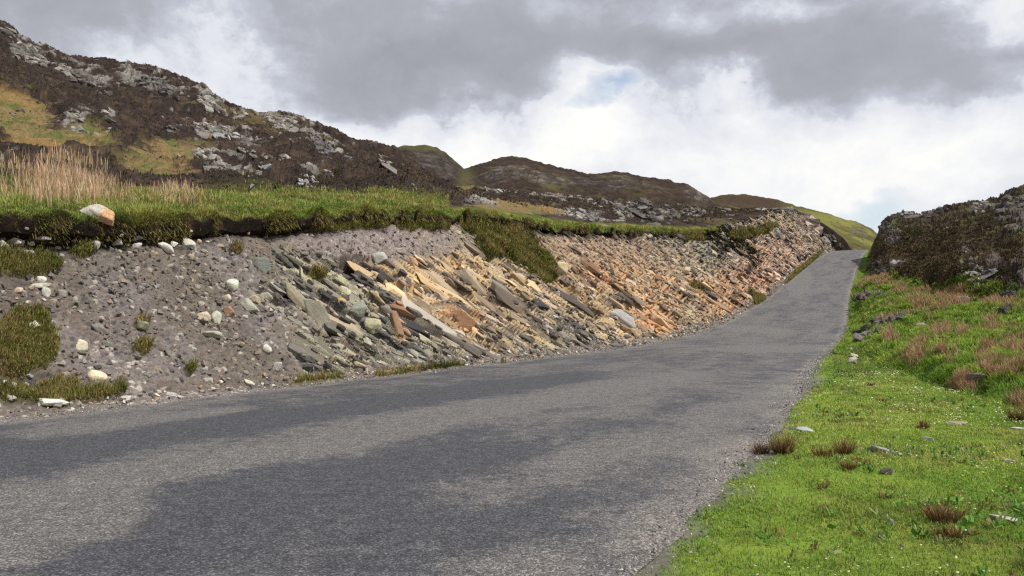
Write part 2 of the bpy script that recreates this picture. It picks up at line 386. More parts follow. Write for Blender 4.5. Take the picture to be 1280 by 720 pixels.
# colours
grey = C(164, 158, 144); green_grey = C(166, 160, 134); tan = C(200, 174, 132); orange = C(204, 152, 106); slate = C(74, 74, 80); pale = C(206, 200, 188); mauve = C(118, 110, 105); rust = C(120, 78, 54)
cr_ = c1*.5+c2*.5
col = np.broadcast_to(grey, A_.shape+(3,)).copy()
tanz = np.clip(ell(PU, PV, 575, 360, 110, 70, 30, .5)+ell(PU, PV, 800, 380, 130, 60, 20, .5)*.9+.4*ell(PU, PV, 980, 300, 80, 60, 20, .5), 0, 1)
col = mixc(col, green_grey, sstep(.3, .6, c1)); col = mixc(col, tan, np.clip(tanz*sstep(.1, .5, c2*.4+c1*.6+.15*nz)+.5*(c2 > .75), 0, 1))
oz = np.clip(ell(PU, PV, 578, 400, 24, 12, 25, .5)*1.2+ell(PU, PV, 497, 408, 8, 26, -15, .5)+ell(PU, PV, 820, 400, 30, 20, 30, .6)+ell(PU, PV, 905, 370, 30, 34, 35, .5)*1.1+ell(PU, PV, 760, 330, 100, 34, 14, .6)*.6+ell(PU, PV, 950, 345, 24, 22, 0, .6)*.8+.22*tanz, 0, 1)
col = mixc(col, orange, np.clip(oz*(.35+.9*sstep(.25, .8, c2+.3*nz)), 0, .95))
col = mixc(col, C(208, 168, 144), np.clip(ell(PU, PV, 970, 330, 60, 44, 20, .5), 0, 1)*.55)
col = mixc(col, slate, sstep(.56, .72, c0*.35+cr_*.65+.12*nz)*.85*(1-.5*oz)); col = mixc(col, pale, sstep(.80, .9, 1-cr_+.05*nz)*.2)
col = mixc(col, slate*.5, (1-sstep(.02, .09, e1))*.8); col = mixc(col, slate*.6, (1-sstep(0, .10, e2))*.45)
col *= (1+.35*(c3-.5)*(1-sstep(10, 17, SB))+.35*fbm(A_*.8, Q_*2.2, scale=.5, oct=4, rough=.6, seed=173))[..., None]
dirt = C(112, 103, 93); sc_ = mixc(np.broadcast_to(dirt, A_.shape+(3,)), mauve, sstep(-.2, .3, nz))
sc_ = mixc(sc_, C(160, 136, 112), np.clip(ell(PU, PV, 770, 315, 140, 40, 10, .5)+ell(PU, PV, 880, 330, 60, 50, 20, .5), 0, 1)*.8)
sc_ = mixc(sc_, C(136, 124, 124), ell(PU, PV, 450, 298, 100, 22, 0, .5)*.8)
sc_ *= (.72+.5*s1[2]*(1)+.12*(s3[2]-.5))[..., None]
sc_ = mixc(sc_, pale, (s1[2] > .96)*.45); sc_ = mixc(sc_, C(150, 142, 130), big2*(s2[0] < .42)*.5*(s2[2] < .95)); sc_ = mixc(sc_, slate, (s1[2] < .06)*.7)
sc_ *= (1+.30*fbm(A_, B_*.22, scale=.55, oct=4, rough=.6, seed=171))[..., None]
sc_ = mixc(sc_, C(96, 84, 76), sstep(.1, .5, fbm(A_, B_, scale=.5, oct=4, seed=121))*.45)
col = mixc(sc_, 1*col, rocky) if False else sc_*(1-rocky[..., None])+col*rocky[..., None]
# moss, grass soil, peat
GRASS_B = [(25, 330, 52, 17, 5), (32, 430, 42, 40, 8), (103, 313, 16, 12, 0), (195, 303, 20, 8, 0), (40, 492, 60, 16, -8), (10, 318, 26, 12, 0), (98, 500, 50, 9, -8),
           (150, 298, 14, 5, 0), (240, 297, 14, 5, 0), (590, 283, 26, 12, 20), (640, 300, 40, 15, 35), (660, 325, 42, 16, 35), (610, 300, 16, 26, -20), (430, 283, 70, 6, -3), (520, 280, 45, 9, 5),
           (860, 298, 20, 5, 14), (925, 296, 16, 6, 0), (945, 372, 8, 12, -60), (700, 449, 90, 1.2, -6), (520, 467, 60, .9, -7), (395, 480, 30, .9, -6), (1005, 335, 30, 2.5, -42),
           (175, 437, 10, 7, 0), (176, 406, 8, 4, 0), (290, 318, 8, 5, 0), (236, 465, 6, 5, 0), (148, 490, 8, 6, 0), (950, 290, 20, 5, -20), (395, 345, 12, 5, 0), (875, 365, 20, 4, 30)]
gm = np.zeros_like(A_)
for e in GRASS_B: gm = np.maximum(gm, ell(PU, PV, *e, .3))
gm = sstep(.35, .75, gm+.35*nz*(gm > .02)+.15*(s2[2]-.5)*(gm > .02)+.75*fbm(A_, B_, scale=.45, oct=4, rough=.6, seed=151)*(gm > .02))*sstep(.01, .06, T)
mossn = sstep(.35, .6, fbm(A_, B_, scale=.8, oct=4, seed=131))*.35*(1-rocky)*sstep(.2, 0, T)
col = mixc(col, C(92, 84, 50), np.clip(gm*.85+mossn, 0, 1))
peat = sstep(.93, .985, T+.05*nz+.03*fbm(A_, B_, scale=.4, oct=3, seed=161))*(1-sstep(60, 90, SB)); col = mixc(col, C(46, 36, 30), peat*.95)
heath_b = np.clip(ell(PU, PV, 905, 300, 34, 14, 20, .4)+ell(PU, PV, 938, 318, 9, 20, -20, .6)*.7+ell(PU, PV, 1040, 292, 24, 8, 35, .4), 0, 1)*sstep(.2, .5, nz+.5)
col = mixc(col, C(52, 46, 38), heath_b*.5)
PBd += Nb*(.05*gm*(1+fbm(A_, B_, scale=.3, oct=3, seed=141)))[..., None]
o = build('rock_cutting', PBd, gridfaces(*A_.shape), col, M_bank, False); tag(o, kind='structure')
bank = dict(P=PBd, N=Nb, g=gm, T=T, pu=PU, pv=PV, h=heath_b)
lipx, lipy, lipz = bex-bnx*(VER+run), bey-bny*(VER+run), bz+Hb

# ------------------------------------------------------------------ terrain left of the road
def shells(px, sh, rows, sm=5, keep=0):
    """sh: list of (D(px), z(px)); rows: list of row counts between shells; returns grids D, Z"""
    Ds = []; Zs = []
    for k in range(len(sh)-1):
        n = rows[k]; f = (np.arange(n)/n)[:, None]
        Ds.append(sh[k][0][None]*(1-f)+sh[k+1][0][None]*f); Zs.append(sh[k][1][None]*(1-f)+sh[k+1][1][None]*f)
    Ds.append(sh[-1][0][None]); Zs.append(sh[-1][1][None])
    D = np.concatenate(Ds); Z = np.concatenate(Zs)
    if sm:
        D2 = smooth(D, sm); Z2 = smooth(Z, sm); w = np.clip((np.arange(len(D))-keep)/8., 0, 1)[:, None]
        D = D*(1-w)+D2*w; Z = Z*(1-w)+Z2*w
    return D, Z
def ccol(fn, px): return np.array(fn(px))

pxA = np.concatenate([np.arange(-420, -20, 4.), np.arange(-20, 1066, 1.15)])
lpu = 640+F*lipx/np.maximum(lipy, .5); ok = (lipy > 3) & (lpu > -1500)
order = np.argsort(lpu[ok])
_q = ok & (bs_ < 226); order = np.argsort(lpu[_q])
lD = smooth(np.interp(pxA, lpu[_q][order], lipy[_q][order]), 3); lZ = np.interp(pxA, lpu[_q][order], lipz[_q][order])
_e = lpu[_q].max(); lZ = np.where(pxA > _e, zat(I(pxA, LIP), lD), lZ)
def sh(D, ys):
    D = np.asarray(D)+0*pxA; return (D, zat(smooth(I(pxA, ys), 6), D, 640))
_k = (1-.45*sstep(300, 400, pxA))*(1-.92*sstep(820, 900, pxA))
lZ = lZ+.15*(1-sstep(300, 420, pxA))
S0 = (lD, lZ)
_sk = sstep(_e-6, _e+4, pxA)
Sm1 = (lD+.42*np.minimum(lD/10, 2)*_k+.6*_sk, lZ-.5*_k-9*_sk)
SmE = (lD+.05*_k, lZ-.24*_k-1.0*_sk)
y1 = [(-420, 250), (0, 252), (150, 250), (250, 249), (400, 247), (500, 247), (560, 258), (600, 259), (640, 264), (700, 274), (800, 281), (860, 284), (900, 277), (950, 266), (980, 262), (1000, 263), (1013, 273), (1030, 281), (1045, 291), (1057, 301), (1064, 312)]
S1 = sh(lD+.30*np.minimum(lD, 30), y1)
y2 = [(-420, 235), (0, 238), (200, 240), (400, 242), (500, 243), (560, 248), (600, 249), (700, 262), (800, 270), (880, 271), (950, 264), (990, 262.5), (1013, 275), (1030, 284), (1045, 294), (1064, 314)]
D2_ = lD+np.minimum(lD, 34)*1.0; S2 = sh(D2_, y2)
D3 = I(pxA, [(-420, 55), (0, 55), (300, 62), (500, 80), (600, 105), (800, 120), (900, 140), (960, 200), (1064, 420)])
y3 = [(-420, 210), (0, 222), (200, 228), (330, 232), (450, 236), (560, 240), (600, 241), (700, 251), (800, 258), (880, 264), (950, 263), (990, 264), (1013, 277), (1030, 287), (1064, 317)]
D3 = np.maximum(D3, D2_+12); S3 = sh(D3, y3)
D4 = D3+I(pxA, [(-420, 45), (500, 45), (600, 50), (900, 40), (1064, 5)])
y4 = [(-420, 60), (0, 120), (120, 150), (200, 152), (300, 178), (400, 198), (480, 217), (530, 232), (560, 238), (600, 238), (700, 247), (800, 254), (880, 262), (950, 265), (990, 266), (1013, 279), (1064, 319)]
S4 = sh(D4, y4)
D5 = D4+I(pxA, [(-420, 60), (450, 50), (600, 60), (900, 40), (1064, 5)])
y5 = [(-420, -60), (-60, 8), (0, 31), (10, 37), (25, 50), (50, 59), (80, 72), (130, 80), (190, 92), (220, 105), (255, 116), (280, 132), (305, 139), (320, 145), (355, 146), (380, 155), (415, 167), (440, 180), (475, 187), (492, 190), (524, 215), (557, 233), (580, 237),
      (640, 238), (700, 245), (755, 250), (860, 256), (895, 262), (950, 267), (1013, 281), (1064, 321)]
S5 = (D5, zat(smooth(I(pxA, y5), 2), D5, 640))
S6 = (D5*1.5, S5[1]*.65); S7 = (D5*2.2, S5[1]*.3)
rowsA = [14, 8, 60, 40, 60, 130, 110, 10, 6]
D, Zt = shells(pxA, [Sm1, SmE, S0, S1, S2, S3, S4, S5, S6, S7], rowsA, 7, 30)
XA = (pxA[None]-640)/F*D; YA = D+0*XA
U_ = np.arange(D.shape[0])[:, None]+0*XA
puA, pvA = project(XA, YA, Zt)
tufty = sstep(12, 28, U_)
mac = fbm(XA, YA, scale=14, oct=4, seed=201); medn = fbm(XA, YA, Zt, scale=3.0, oct=5, rough=.6, seed=203); fin = fbm(XA, YA, Zt, scale=.5, oct=4, rough=.6, seed=205)
lipn = fbm(XA, YA, scale=.8, oct=4, seed=207)
Zd = Zt+tufty*(np.minimum(D*.006, .5)*mac+np.minimum(D*.006, .42)*(1+1.2*sstep(80, 120, U_)*(1-sstep(880, 960, puA)))*medn+np.minimum(.05+D*.0010, .16)*(1+1.3*sstep(80, 120, U_))*fin)
Zd += (1-tufty)*(.05*lipn+.05*fin)
_cl = fbm(XA, YA, scale=.45, oct=3, seed=209)
Yd = YA-(1-sstep(10, 34, U_))*np.minimum(D/10, 2.5)*(1-.9*sstep(50, 100, D))*(.34*lipn+.10*fin+.16*_cl)
Zd = Zd+(1-sstep(22, 60, U_))*sstep(6, 20, U_)*np.minimum(D/10, 2.5)*(1-.7*sstep(50, 100, D))*(.10*_cl+.10*lipn)
# bedrock showing through the heather
ww = worley((XA+.8*medn)/2.6, (YA)/3.4, (Zt+.7*medn)/1.5, 211); w2 = worley(XA/.9, YA/1.1, Zt/.6, 213)
crag = fbm(XA, YA, Zt, scale=7, oct=4, rough=.6, seed=215)
crz = np.zeros_like(XA)
for e in [(40, 70, 50, 16, 28), (100, 95, 60, 14, 22), (190, 108, 60, 13, 20), (262, 128, 30, 15, 40), (350, 155, 36, 10, 18), (400, 180, 36, 14, 30), (95, 152, 20, 16, 0), (134, 143, 14, 9, 20),
          (285, 190, 60, 36, 25), (385, 225, 18, 12, 0), (325, 205, 22, 22, 0), (805, 266, 40, 12, 3), (727, 270, 36, 8, 5), (980, 262, 44, 8, 8), (860, 268, 24, 8, 0), (600, 252, 34, 5, 3), (700, 246, 40, 5, 8)]:
    crz = np.maximum(crz, ell(puA, pvA, *e, .5))
GA = [(20, 155, 60, 32, 20), (90, 172, 60, 14, 5), (200, 205, 62, 19, -6), (195, 222, 70, 14, 0), (60, 190, 70, 6, 0), (270, 172, 30, 5, -12), (330, 232, 130, 5, 0), (560, 240, 60, 5, 0), (650, 262, 60, 5, 5), (780, 248, 30, 3, 0), (925, 292, 40, 8, 8), (580, 232, 10, 14, 0)]
ga = np.zeros_like(XA)
for e in GA: ga = np.maximum(ga, ell(puA, pvA, *e, .4))
ga = sstep(.3, .85, ga+.7*medn*(ga > .01)+.5*fin*(ga > .01)+.4*mac*(ga > .01))
sp_ = (w2[2] > .86)*(1-sstep(.25, .42, w2[0]))*sstep(.0, .25, crag+.5*crz)*sstep(60, 110, U_)
rockA = sstep(.38, .50, crag*.6+crz*.42+.25*(ww[2]-.5)+.1*fin-.06)*sstep(45, 75, U_)
rockA = np.maximum(rockA, sp_)
_r1 = 1-np.abs(fbm(XA, YA, Zt, scale=13, oct=3, rough=.55, seed=231))*2; _r2 = 1-np.abs(fbm(XA, YA, Zt, scale=4.5, oct=4, rough=.6, seed=233))*2
_hm = sstep(90, 140, U_)*(1-sstep(560, 640, puA))*(1-.7*ga)
Zd += _hm*(1.5*np.clip(_r1, 0, 1)**2+.45*np.clip(_r2, 0, 1)**2)
rockA = np.maximum(rockA, _hm*sstep(.87, .98, np.clip(_r1, 0, 1)**2*.45+.35*np.clip(_r2, 0, 1)+.30*(w2[2]-.5)+.22*crz-.03)*.9)
Zd += rockA*np.minimum(D*.006, .9)*(.5*(ww[2]-.3)-.3*(1-sstep(0, .15, ww[1]-ww[0]))+.22*(w2[2]-.5))
Zd -= .0*D
# albedo
heather = C(52, 44, 40); h2 = C(76, 63, 54); olive = C(112, 102, 64); straw = C(160, 136, 92); gr = C(108, 118, 60)
n3 = fbm(XA, YA, Zt, scale=1.6, oct=5, rough=.7, seed=221); n4 = fbm(XA, YA, scale=22, oct=3, seed=223)
ca = mixc(np.broadcast_to(heather, XA.shape+(3,)), h2, sstep(-.2, .4, n3)); ca = mixc(ca, olive, sstep(.12, .5, n4*.6+n3*.5)*.55)
ca = mixc(ca, C(40, 35, 32), sstep(.05, .4, fbm(XA, YA, Zt, scale=2.2, oct=5, rough=.75, seed=225))*.8)
gcol = mixc(np.broadcast_to(straw, XA.shape+(3,)), gr, sstep(-.15, .35, n3+.4*medn)); gcol = mixc(gcol, C(176, 136, 84), sstep(.1, .4, n4)*.5)
ca = mixc(ca, gcol*.8, ga*.7)
band = (1-sstep(16, 26, 0*XA+pvA*0))*0
bandm = sstep(22, 26, U_)*(1-sstep(82, 120, U_+14*medn+0*XA))*(1-sstep(870, 905, puA))
bandm = np.where(puA > 560, bandm*(1-sstep(60, 84, U_+16*medn)), bandm)
ca = mixc(ca, mixc(np.broadcast_to(C(84, 92, 40), XA.shape+(3,)), C(128, 124, 60), sstep(-.2, .4, n3)), bandm)
rk = mixc(np.broadcast_to(C(104, 99, 94), XA.shape+(3,)), C(158, 152, 144), w2[2]); rk = mixc(rk, C(56, 54, 56), (1-sstep(0, .12, ww[1]-ww[0]))*.9); rk = mixc(rk, C(60, 58, 60), (1-sstep(0, .10, w2[1]-w2[0]))*.7)
rk = mixc(rk, C(90, 86, 78), sstep(.1, .4, n3)*.5)
ca = mixc(ca, rk, rockA*.9)
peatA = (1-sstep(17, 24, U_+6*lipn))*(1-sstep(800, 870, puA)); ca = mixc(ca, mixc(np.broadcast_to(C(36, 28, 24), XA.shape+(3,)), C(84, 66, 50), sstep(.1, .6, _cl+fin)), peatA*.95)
PA = np.stack([XA, Yd, Zd], -1)
build('moor', PA, gridfaces(*XA.shape), ca, M_hill, False)['kind'] = 'structure'
NA = gnormals(PA); NA *= np.sign(NA[..., 2:3]+1e-9)

# ------------------------------------------------------------------ distant hills
def hill(name, px, shell_specs, rows, palette, seed, rocks, amp=1.0, green=0.):
    shs = []
    for Dk, yk, zmul in shell_specs:
        Dv = I(px, Dk) if isinstance(Dk, list) else Dk+0*px
        zv = zat(smooth(I(px, yk), 2), Dv, 640)*zmul if isinstance(yk, list) else zat(smooth(I(px, shell_specs[yk][1]), 2), I(px, shell_specs[yk][0]) if isinstance(shell_specs[yk][0], list) else shell_specs[yk][0]+0*px, 640)*zmul
        shs.append((Dv, zv))
    D, Z = shells(px, shs, rows, 6, 0)
    X = (px[None]-640)/F*D; Y = D+0*X
    pu, pv = project(X, Y, Z)
    m = fbm(X, Y, Z, scale=18, oct=5, rough=.6, seed=seed); f = fbm(X, Y, Z, scale=3, oct=4, rough=.65, seed=seed+2)
    w = worley((X+4*f)/4, Y/6, (Z+3*f)/2.2, seed+4)
    rm = np.zeros_like(X)
    for e in rocks: rm = np.maximum(rm, ell(pu, pv, *e, .5))
    rm = sstep(.55, .95, rm*.55+.45*m+.3*(w[2]-.5)+.18)*sstep(.0, .2, rm+.1)
    Z2 = Z+amp*(1.1*m+.5*f+1.0*np.clip(1-np.abs(fbm(X, Y, Z, scale=22, oct=4, rough=.6, seed=seed+9))*2, 0, 1)**3)+rm*amp*(.5*(w[2]-.4)-.5*(1-sstep(0, .15, w[1]-w[0])))
    base = mixc(np.broadcast_to(palette[0], X.shape+(3,)), palette[1], sstep(-.2, .4, f+.3*m))
    base = mixc(base, palette[2], sstep(.0, .5, m+green))
    base = mixc(base, C(34, 30, 29), sstep(.1, .4, fbm(X, Y, Z, scale=2.0, oct=4, rough=.7, seed=seed+6))*.55)
    rk = mixc(np.broadcast_to(C(74, 68, 64), X.shape+(3,)), C(122, 114, 108), w[2]*sstep(-.3,.4,f)); rk = mixc(rk, C(46, 44, 46), (1-sstep(0, .14, w[1]-w[0]))*.9)
    c = mixc(base, rk, rm*.85)
    return D, X, Y, Z2, c, pu, pv
hp = [C(58, 48, 42), C(74, 60, 50), C(92, 86, 52)]
def finish(name, r, extra=None):
    D, X, Y, Z, c, pu, pv = r
    if extra: c = extra(c, X, Y, Z, pu, pv)
    o = build(name, np.stack([X, Y, Z], -1), gridfaces(*X.shape), c, M_hill, False); o['kind'] = 'structure'
    return np.stack([X, Y, Z], -1)
px = np.arange(420, 640, 1.1)
Kn = finish('rocky_knoll', hill('k', px, [
    (190, [(420, 246), (500, 246), (560, 246), (640, 250)], 1), (205, [(420, 200), (500, 205), (560, 228), (590, 240), (640, 248)], 1),
    (235, [(420, 196), (470, 189), (490, 187), (508, 184), (530, 183), (546, 185), (556, 191), (566, 201), (576, 209), (590, 222), (640, 250)], 1), (300, 2, .8), (420, 2, .5)], [60, 90, 10, 6],
    [C(52, 46, 42), C(70, 60, 50), C(96, 96, 52)], 301, [(545, 212, 40, 22, 30)], .8),
    lambda c, X, Y, Z, pu, pv: mixc(c, C(92, 90, 54), np.clip(ell(pu, pv, 528, 186, 34, 4, 0, .5)+ell(pu, pv, 583, 222, 9, 20, 15, .9), 0, 1)*.5))
px = np.arange(540, 960, 1.1)
Lh = finish('long_moor_hill', hill('l', px, [
    (290, [(540, 250), (960, 275)], 1), (330, [(540, 232), (575, 232), (640, 225), (700, 232), (800, 240), (870, 250), (900, 262), (960, 275)], 1),
    (400, [(540, 226), (575, 214), (590, 209), (600, 205), (625, 198), (640, 196), (660, 199), (685, 206), (705, 211), (735, 216), (760, 214), (785, 216), (830, 225), (860, 231), (878, 240), (888, 247), (900, 254), (960, 275)], 1), (520, 2, .8), (700, 2, .5)], [70, 90, 10, 6],
    [C(54, 46, 41), C(72, 58, 48), C(88, 84, 50)], 321, [(620, 222, 50, 16, -10), (760, 232, 70, 10, 5), (870, 245, 24, 12, 35), (680, 225, 40, 10, 10)], 1.3),
    lambda c, X, Y, Z, pu, pv: mixc(c, C(88, 92, 52), ell(pu, pv, 580, 222, 12, 16, 0, .9)*.5))
px = np.arange(850, 1180, 1.0)
Fh = finish('green_hillside', hill('f', px, [
    (330, [(850, 290), (960, 300), (1040, 325), (1180, 345)], 1), (360, [(850, 268), (960, 268), (1000, 285), (1060, 305), (1100, 318), (1180, 345)], 1),
    (440, [(850, 256), (880, 250), (890, 247), (905, 243), (930, 243), (975, 250), (1000, 258), (1040, 268), (1060, 275), (1080, 280), (1090, 284), (1098, 291), (1120, 305), (1180, 345)], 1), (540, 2, .8), (700, 2, .5)], [70, 90, 10, 6],
    [C(84, 80, 48), C(100, 96, 54), C(120, 118, 66)], 341, [(1075, 293, 16, 6, 20)], .9, .1),
    lambda c, X, Y, Z, pu, pv: mixc(mixc(c, C(66, 52, 44), ell(pu, pv, 940, 256, 70, 12, 5, .5)*.9), C(110, 116, 48), ell(pu, pv, 1010, 268, 30, 6, 20, .6)*.4))

# ------------------------------------------------------------------ right side: verge, ditch, slope, crag
pxB = np.concatenate([np.arange(520, 800, 3.), np.arange(800, 1300, 1.05), np.arange(1300, 1700, 4.)])
def shB(Dk, yk): Dv = I(pxB, Dk) if isinstance(Dk, list) else Dk+0*pxB; return (Dv, zat(smooth(I(pxB, yk), 5), Dv, 640))
def zB(Dk, z): Dv = I(pxB, Dk) if isinstance(Dk, list) else Dk; return (Dv+0*pxB, z+0*pxB)
D1 = I(pxB, [(520, 30), (1040, 27), (1060, 23.5), (1080, 20.5), (1100, 17.5), (1150, 13.7), (1200, 11.4), (1280, 9.0), (1450, 6.6), (1700, 5.2)])
T0 = zB(1.0, 0.); T1 = (D1, 0*D1-.02); T2 = (D1*1.07, 0*D1-.42)
T3 = shB(list(zip(pxB, D1*1.25)), [(520, 440), (1040, 432), (1060, 428), (1100, 442), (1150, 455), (1200, 470), (1280, 494), (1700, 600)])
T4 = shB([(520, 60), (1050, 48), (1100, 38), (1200, 26), (1280, 20), (1700, 14)], [(520, 400), (1050, 400), (1100, 405), (1150, 410), (1200, 417), (1280, 432), (1700, 470)])
T5 = shB([(520, 90), (1060, 90), (1100, 80), (1150, 56), (1200, 42), (1280, 35), (1700, 25)], [(520, 366), (1060, 366), (1080, 352), (1100, 352), (1130, 358), (1150, 367), (1200, 381), (1240, 384), (1280, 382), (1700, 380)])
T6 = shB([(520, 105), (1060, 105), (1100, 95), (1150, 66), (1200, 49), (1280, 42), (1700, 32)], [(520, 350), (1070, 352), (1082, 346), (1088, 340), (1100, 334), (1130, 340), (1155, 350), (1172, 336), (1200, 328), (1240, 326), (1280, 324), (1700, 300)])
T7 = shB([(520, 118), (1060, 118), (1100, 108), (1150, 90), (1200, 75), (1280, 66), (1700, 50)], [(520, 343), (1070, 345), (1084, 341), (1090, 332), (1098, 320), (1112, 312), (1130, 322), (1150, 330), (1200, 325), (1280, 321), (1700, 290)])
T8 = shB([(520, 150), (1070, 150), (1100, 138), (1150, 122), (1200, 112), (1280, 100), (1700, 80)], [(520, 330), (1076, 330), (1083, 322), (1086, 305), (1092, 291), (1098, 282), (1105, 275), (1111, 270), (1130, 268), (1160, 265), (1180, 258), (1215, 250), (1250, 245), (1270, 240), (1280, 238), (1400, 215), (1700, 190)])
# keep the sharp left edge of the crag
_y8 = [(520, 330), (1078, 330), (1083, 322), (1088, 312), (1093, 303), (1102, 286), (1109, 275), (1116, 271), (1130, 268), (1160, 265), (1180, 258), (1215, 250), (1250, 245), (1270, 240), (1280, 238), (1400, 215), (1700, 190)]
T8 = (T8[0], zat(I(pxB, _y8), T8[0], 640)); T9 = (T8[0]*1.35, T8[1]*.8); T10 = (T8[0]*2, T8[1]*.4)
rowsB = [150, 16, 24, 70, 70, 50, 30, 120, 10, 6]
DB, ZB = shells(pxB, [T0, T1, T2, T3, T4, T5, T6, T7, T8, T9, T10], rowsB, 4, 0)
# dense rows towards the camera: respace the first shell in inverse distance
fr = np.linspace(0, 1, rowsB[0])[:, None]; DB[:rowsB[0]] = 1/((1-fr)*1.0+fr/D1[None])
XB = (pxB[None]-640)/F*DB; YB = DB+0*XB
RB = np.arange(DB.shape[0])[:, None]+0*XB
offR, rz, rs = road_near(XB, YB)
cragrow = 150+16+24+70+70
mB = fbm(XB, YB, scale=5, oct=4, seed=401); fB = fbm(XB, YB, ZB, scale=1.1, oct=5, rough=.6, seed=403); gB = fbm(XB, YB, ZB, scale=.22, oct=4, rough=.6, seed=405)
slope = sstep(155, 200, RB); crg = sstep(cragrow-8, cragrow+20, RB+18*fB)*sstep(1.0, 2.5, offR)
cw = worley((XB+.8*fB)/3.2, YB/4, (ZB+.8*fB)/1.8, 411); cw2 = worley(XB/1.1, YB/1.3, ZB/.7, 413)
puB, pvB = project(XB, YB, ZB)
rockz = np.zeros_like(XB)
for e in [(1145, 268, 50, 8, -5), (1225, 258, 26, 9, -14), (1262, 256, 30, 16, -8), (1110, 292, 16, 22, -50), (1118, 328, 20, 9, 0), (1210, 316, 12, 9, 0), (1225, 340, 40, 9, 4), (1100, 345, 18, 8, 0), (1290, 345, 30, 12, 0), (1185, 285, 10, 4, 0), (1270, 366, 16, 8, 0), (1300, 275, 60, 20, -10)]:
    rockz = np.maximum(rockz, ell(puB, pvB, *e, .5))
rockB = sstep(.55, .72, rockz*.75+.35*mB+.25*(cw[2]-.5)+.1*fB)*crg
hump = worley((XB+.3*fB)/.55, (YB+.3*fB)/.6, None, 421)
Zb2 = ZB+slope*(1-crg)*(np.minimum(.012*DB, .5)*mB*1.1+.10*fB+.32*(.5-hump[0])*1.4+.03*gB)
Zb2 += (1-slope)*(.035*mB+.02*fB+.008*gB)
Zb2 += crg*(1.3*mB+.8*fB+.2*gB)+rockB*(.4*(cw[2]-.4)-.3*(1-sstep(0, .15, cw[1]-cw[0]))+.15*(cw2[2]-.5))
# meet the road
wr = sstep(.05, 1.8, offR); Zb2 = np.where(offR < -.55, rz-.05, (rz-.026+.035*sstep(-.15, .3, offR)+.010*gB)*(1-wr)+Zb2*wr)
PBr = np.stack([XB, YB, Zb2], -1)
# albedo
g1 = C(124, 164, 56); g2 = C(150, 166, 66); g3 = C(92, 126, 48); br = C(120, 104, 66)
cb = mixc(np.broadcast_to(g1, XB.shape+(3,)), g2, sstep(-.2, .4, fB)); cb = mixc(cb, g3, sstep(.1, .5, mB)*.6); cb *= .75
cb = mixc(cb, br, sstep(.25, .6, fbm(XB, YB, scale=.7, oct=4, rough=.6, seed=431)*.8+.35*ell(puB, pvB, 1235, 560, 90, 26, 12, .8)+.4*ell(puB, pvB, 1215, 675, 60, 26, 0, .7))*.6)
sl = mixc(np.broadcast_to(C(78, 108, 36), XB.shape+(3,)), C(120, 132, 48), sstep(-.2, .4, fB)); sl = mixc(sl, C(58, 66, 30), sstep(.38, .6, hump[0])*.7)  # crevices between the humps darkened, their shade put into the colour
cb = mixc(cb, sl, slope)
ditch = np.exp(-((RB-160)/7)**2)*(offR > 1.2); cb = mixc(cb, C(44, 44, 26), ditch*.6)
hb = mixc(np.broadcast_to(C(60, 52, 42), XB.shape+(3,)), C(88, 78, 54), sstep(-.1, .4, fB)); hb = mixc(hb, C(30, 27, 25), sstep(.05, .4, fbm(XB, YB, ZB, scale=.8, oct=4, rough=.7, seed=433))*.7); hb = mixc(hb, C(80, 88, 40), sstep(.15, .5, fbm(XB, YB, ZB, scale=5, oct=4, seed=435))*.5)
cb = mixc(cb, hb, crg)
rk = mixc(np.broadcast_to(C(88, 82, 80), XB.shape+(3,)), C(146, 137, 132), cw2[2]); rk = mixc(rk, C(44, 42, 44), (1-sstep(0, .14, cw[1]-cw[0]))*.9); rk = mixc(rk, C(50, 47, 48), (1-sstep(0, .14, cw2[1]-cw2[0]))*.7)
rk = mixc(rk, C(104, 66, 58), ell(puB, pvB, 1095, 308, 14, 24, -40, .5)*.7)
cb = mixc(cb, rk, rockB*.5)
cb = mixc(cb, C(112, 106, 100), (1-sstep(-.02, .24, offR+.50*fB+.2*gB))*.9)
fc = gridfaces(*XB.shape); keepf = (offR.ravel()[fc] > -1.2).all(1)
build('verge_and_hillside', PBr, fc[keepf], cb, M_soil, False)['kind'] = 'structure'
NBr = gnormals(PBr); NBr *= np.sign(NBr[..., 2:3]+1e-9)

# wide base ground under and behind everything
gx = np.concatenate([np.linspace(-3000, -200, 15), np.linspace(-180, 260, 111), np.linspace(300, 3000, 15)]); gy = np.concatenate([np.linspace(-2000, -60, 10), np.linspace(-50, 330, 96), np.linspace(360, 4000, 15)])
GX, GY = np.meshgrid(gx, gy); o_, r_, _ = road_near(GX, GY)
inR = np.exp(-(np.clip(np.abs(o_+RW/2)-8, 0, None)/25)**2)
GZ = -6*(1-inR)+(r_-.45)*inR
GZ = np.where((GY < 1) & (np.abs(GX) < 30), np.minimum(GZ+.3, -.12), GZ)
cg = mixc(np.broadcast_to(C(70, 76, 40), GX.shape+(3,)), C(84, 70, 52), sstep(-.2, .3, fbm(GX, GY, scale=40, oct=3, seed=441)))
build('ground', np.stack([GX, GY, GZ], -1), gridfaces(*GX.shape), cg, M_hill, True)['kind'] = 'structure'

# ------------------------------------------------------------------ finding places on the ground
def bvh(P, st):
    Q = np.ascontiguousarray(P[::st, ::st]); f = gridfaces(*Q.shape[:2])
    return BVHTree.FromPolygons([tuple(v) for v in Q.reshape(-1, 3).tolist()], f.tolist())
TREES = [bvh(PBd, 3), bvh(PA, 3), bvh(PBr, 3)]
def hit(px, py):
    d = Vector(pixdir(px, py)).normalized(); best = None
    for t_ in TREES:
        h = t_.ray_cast(Vector((0, 0, H0)), d, 2000)
        if h[0] is not None and (best is None or h[3] < best[2]): best = (h[0], h[1], h[3])
    if best is None: return None
    n = best[1]
    if n.dot(d) > 0: n = -n
    return best[0], n, best[2]
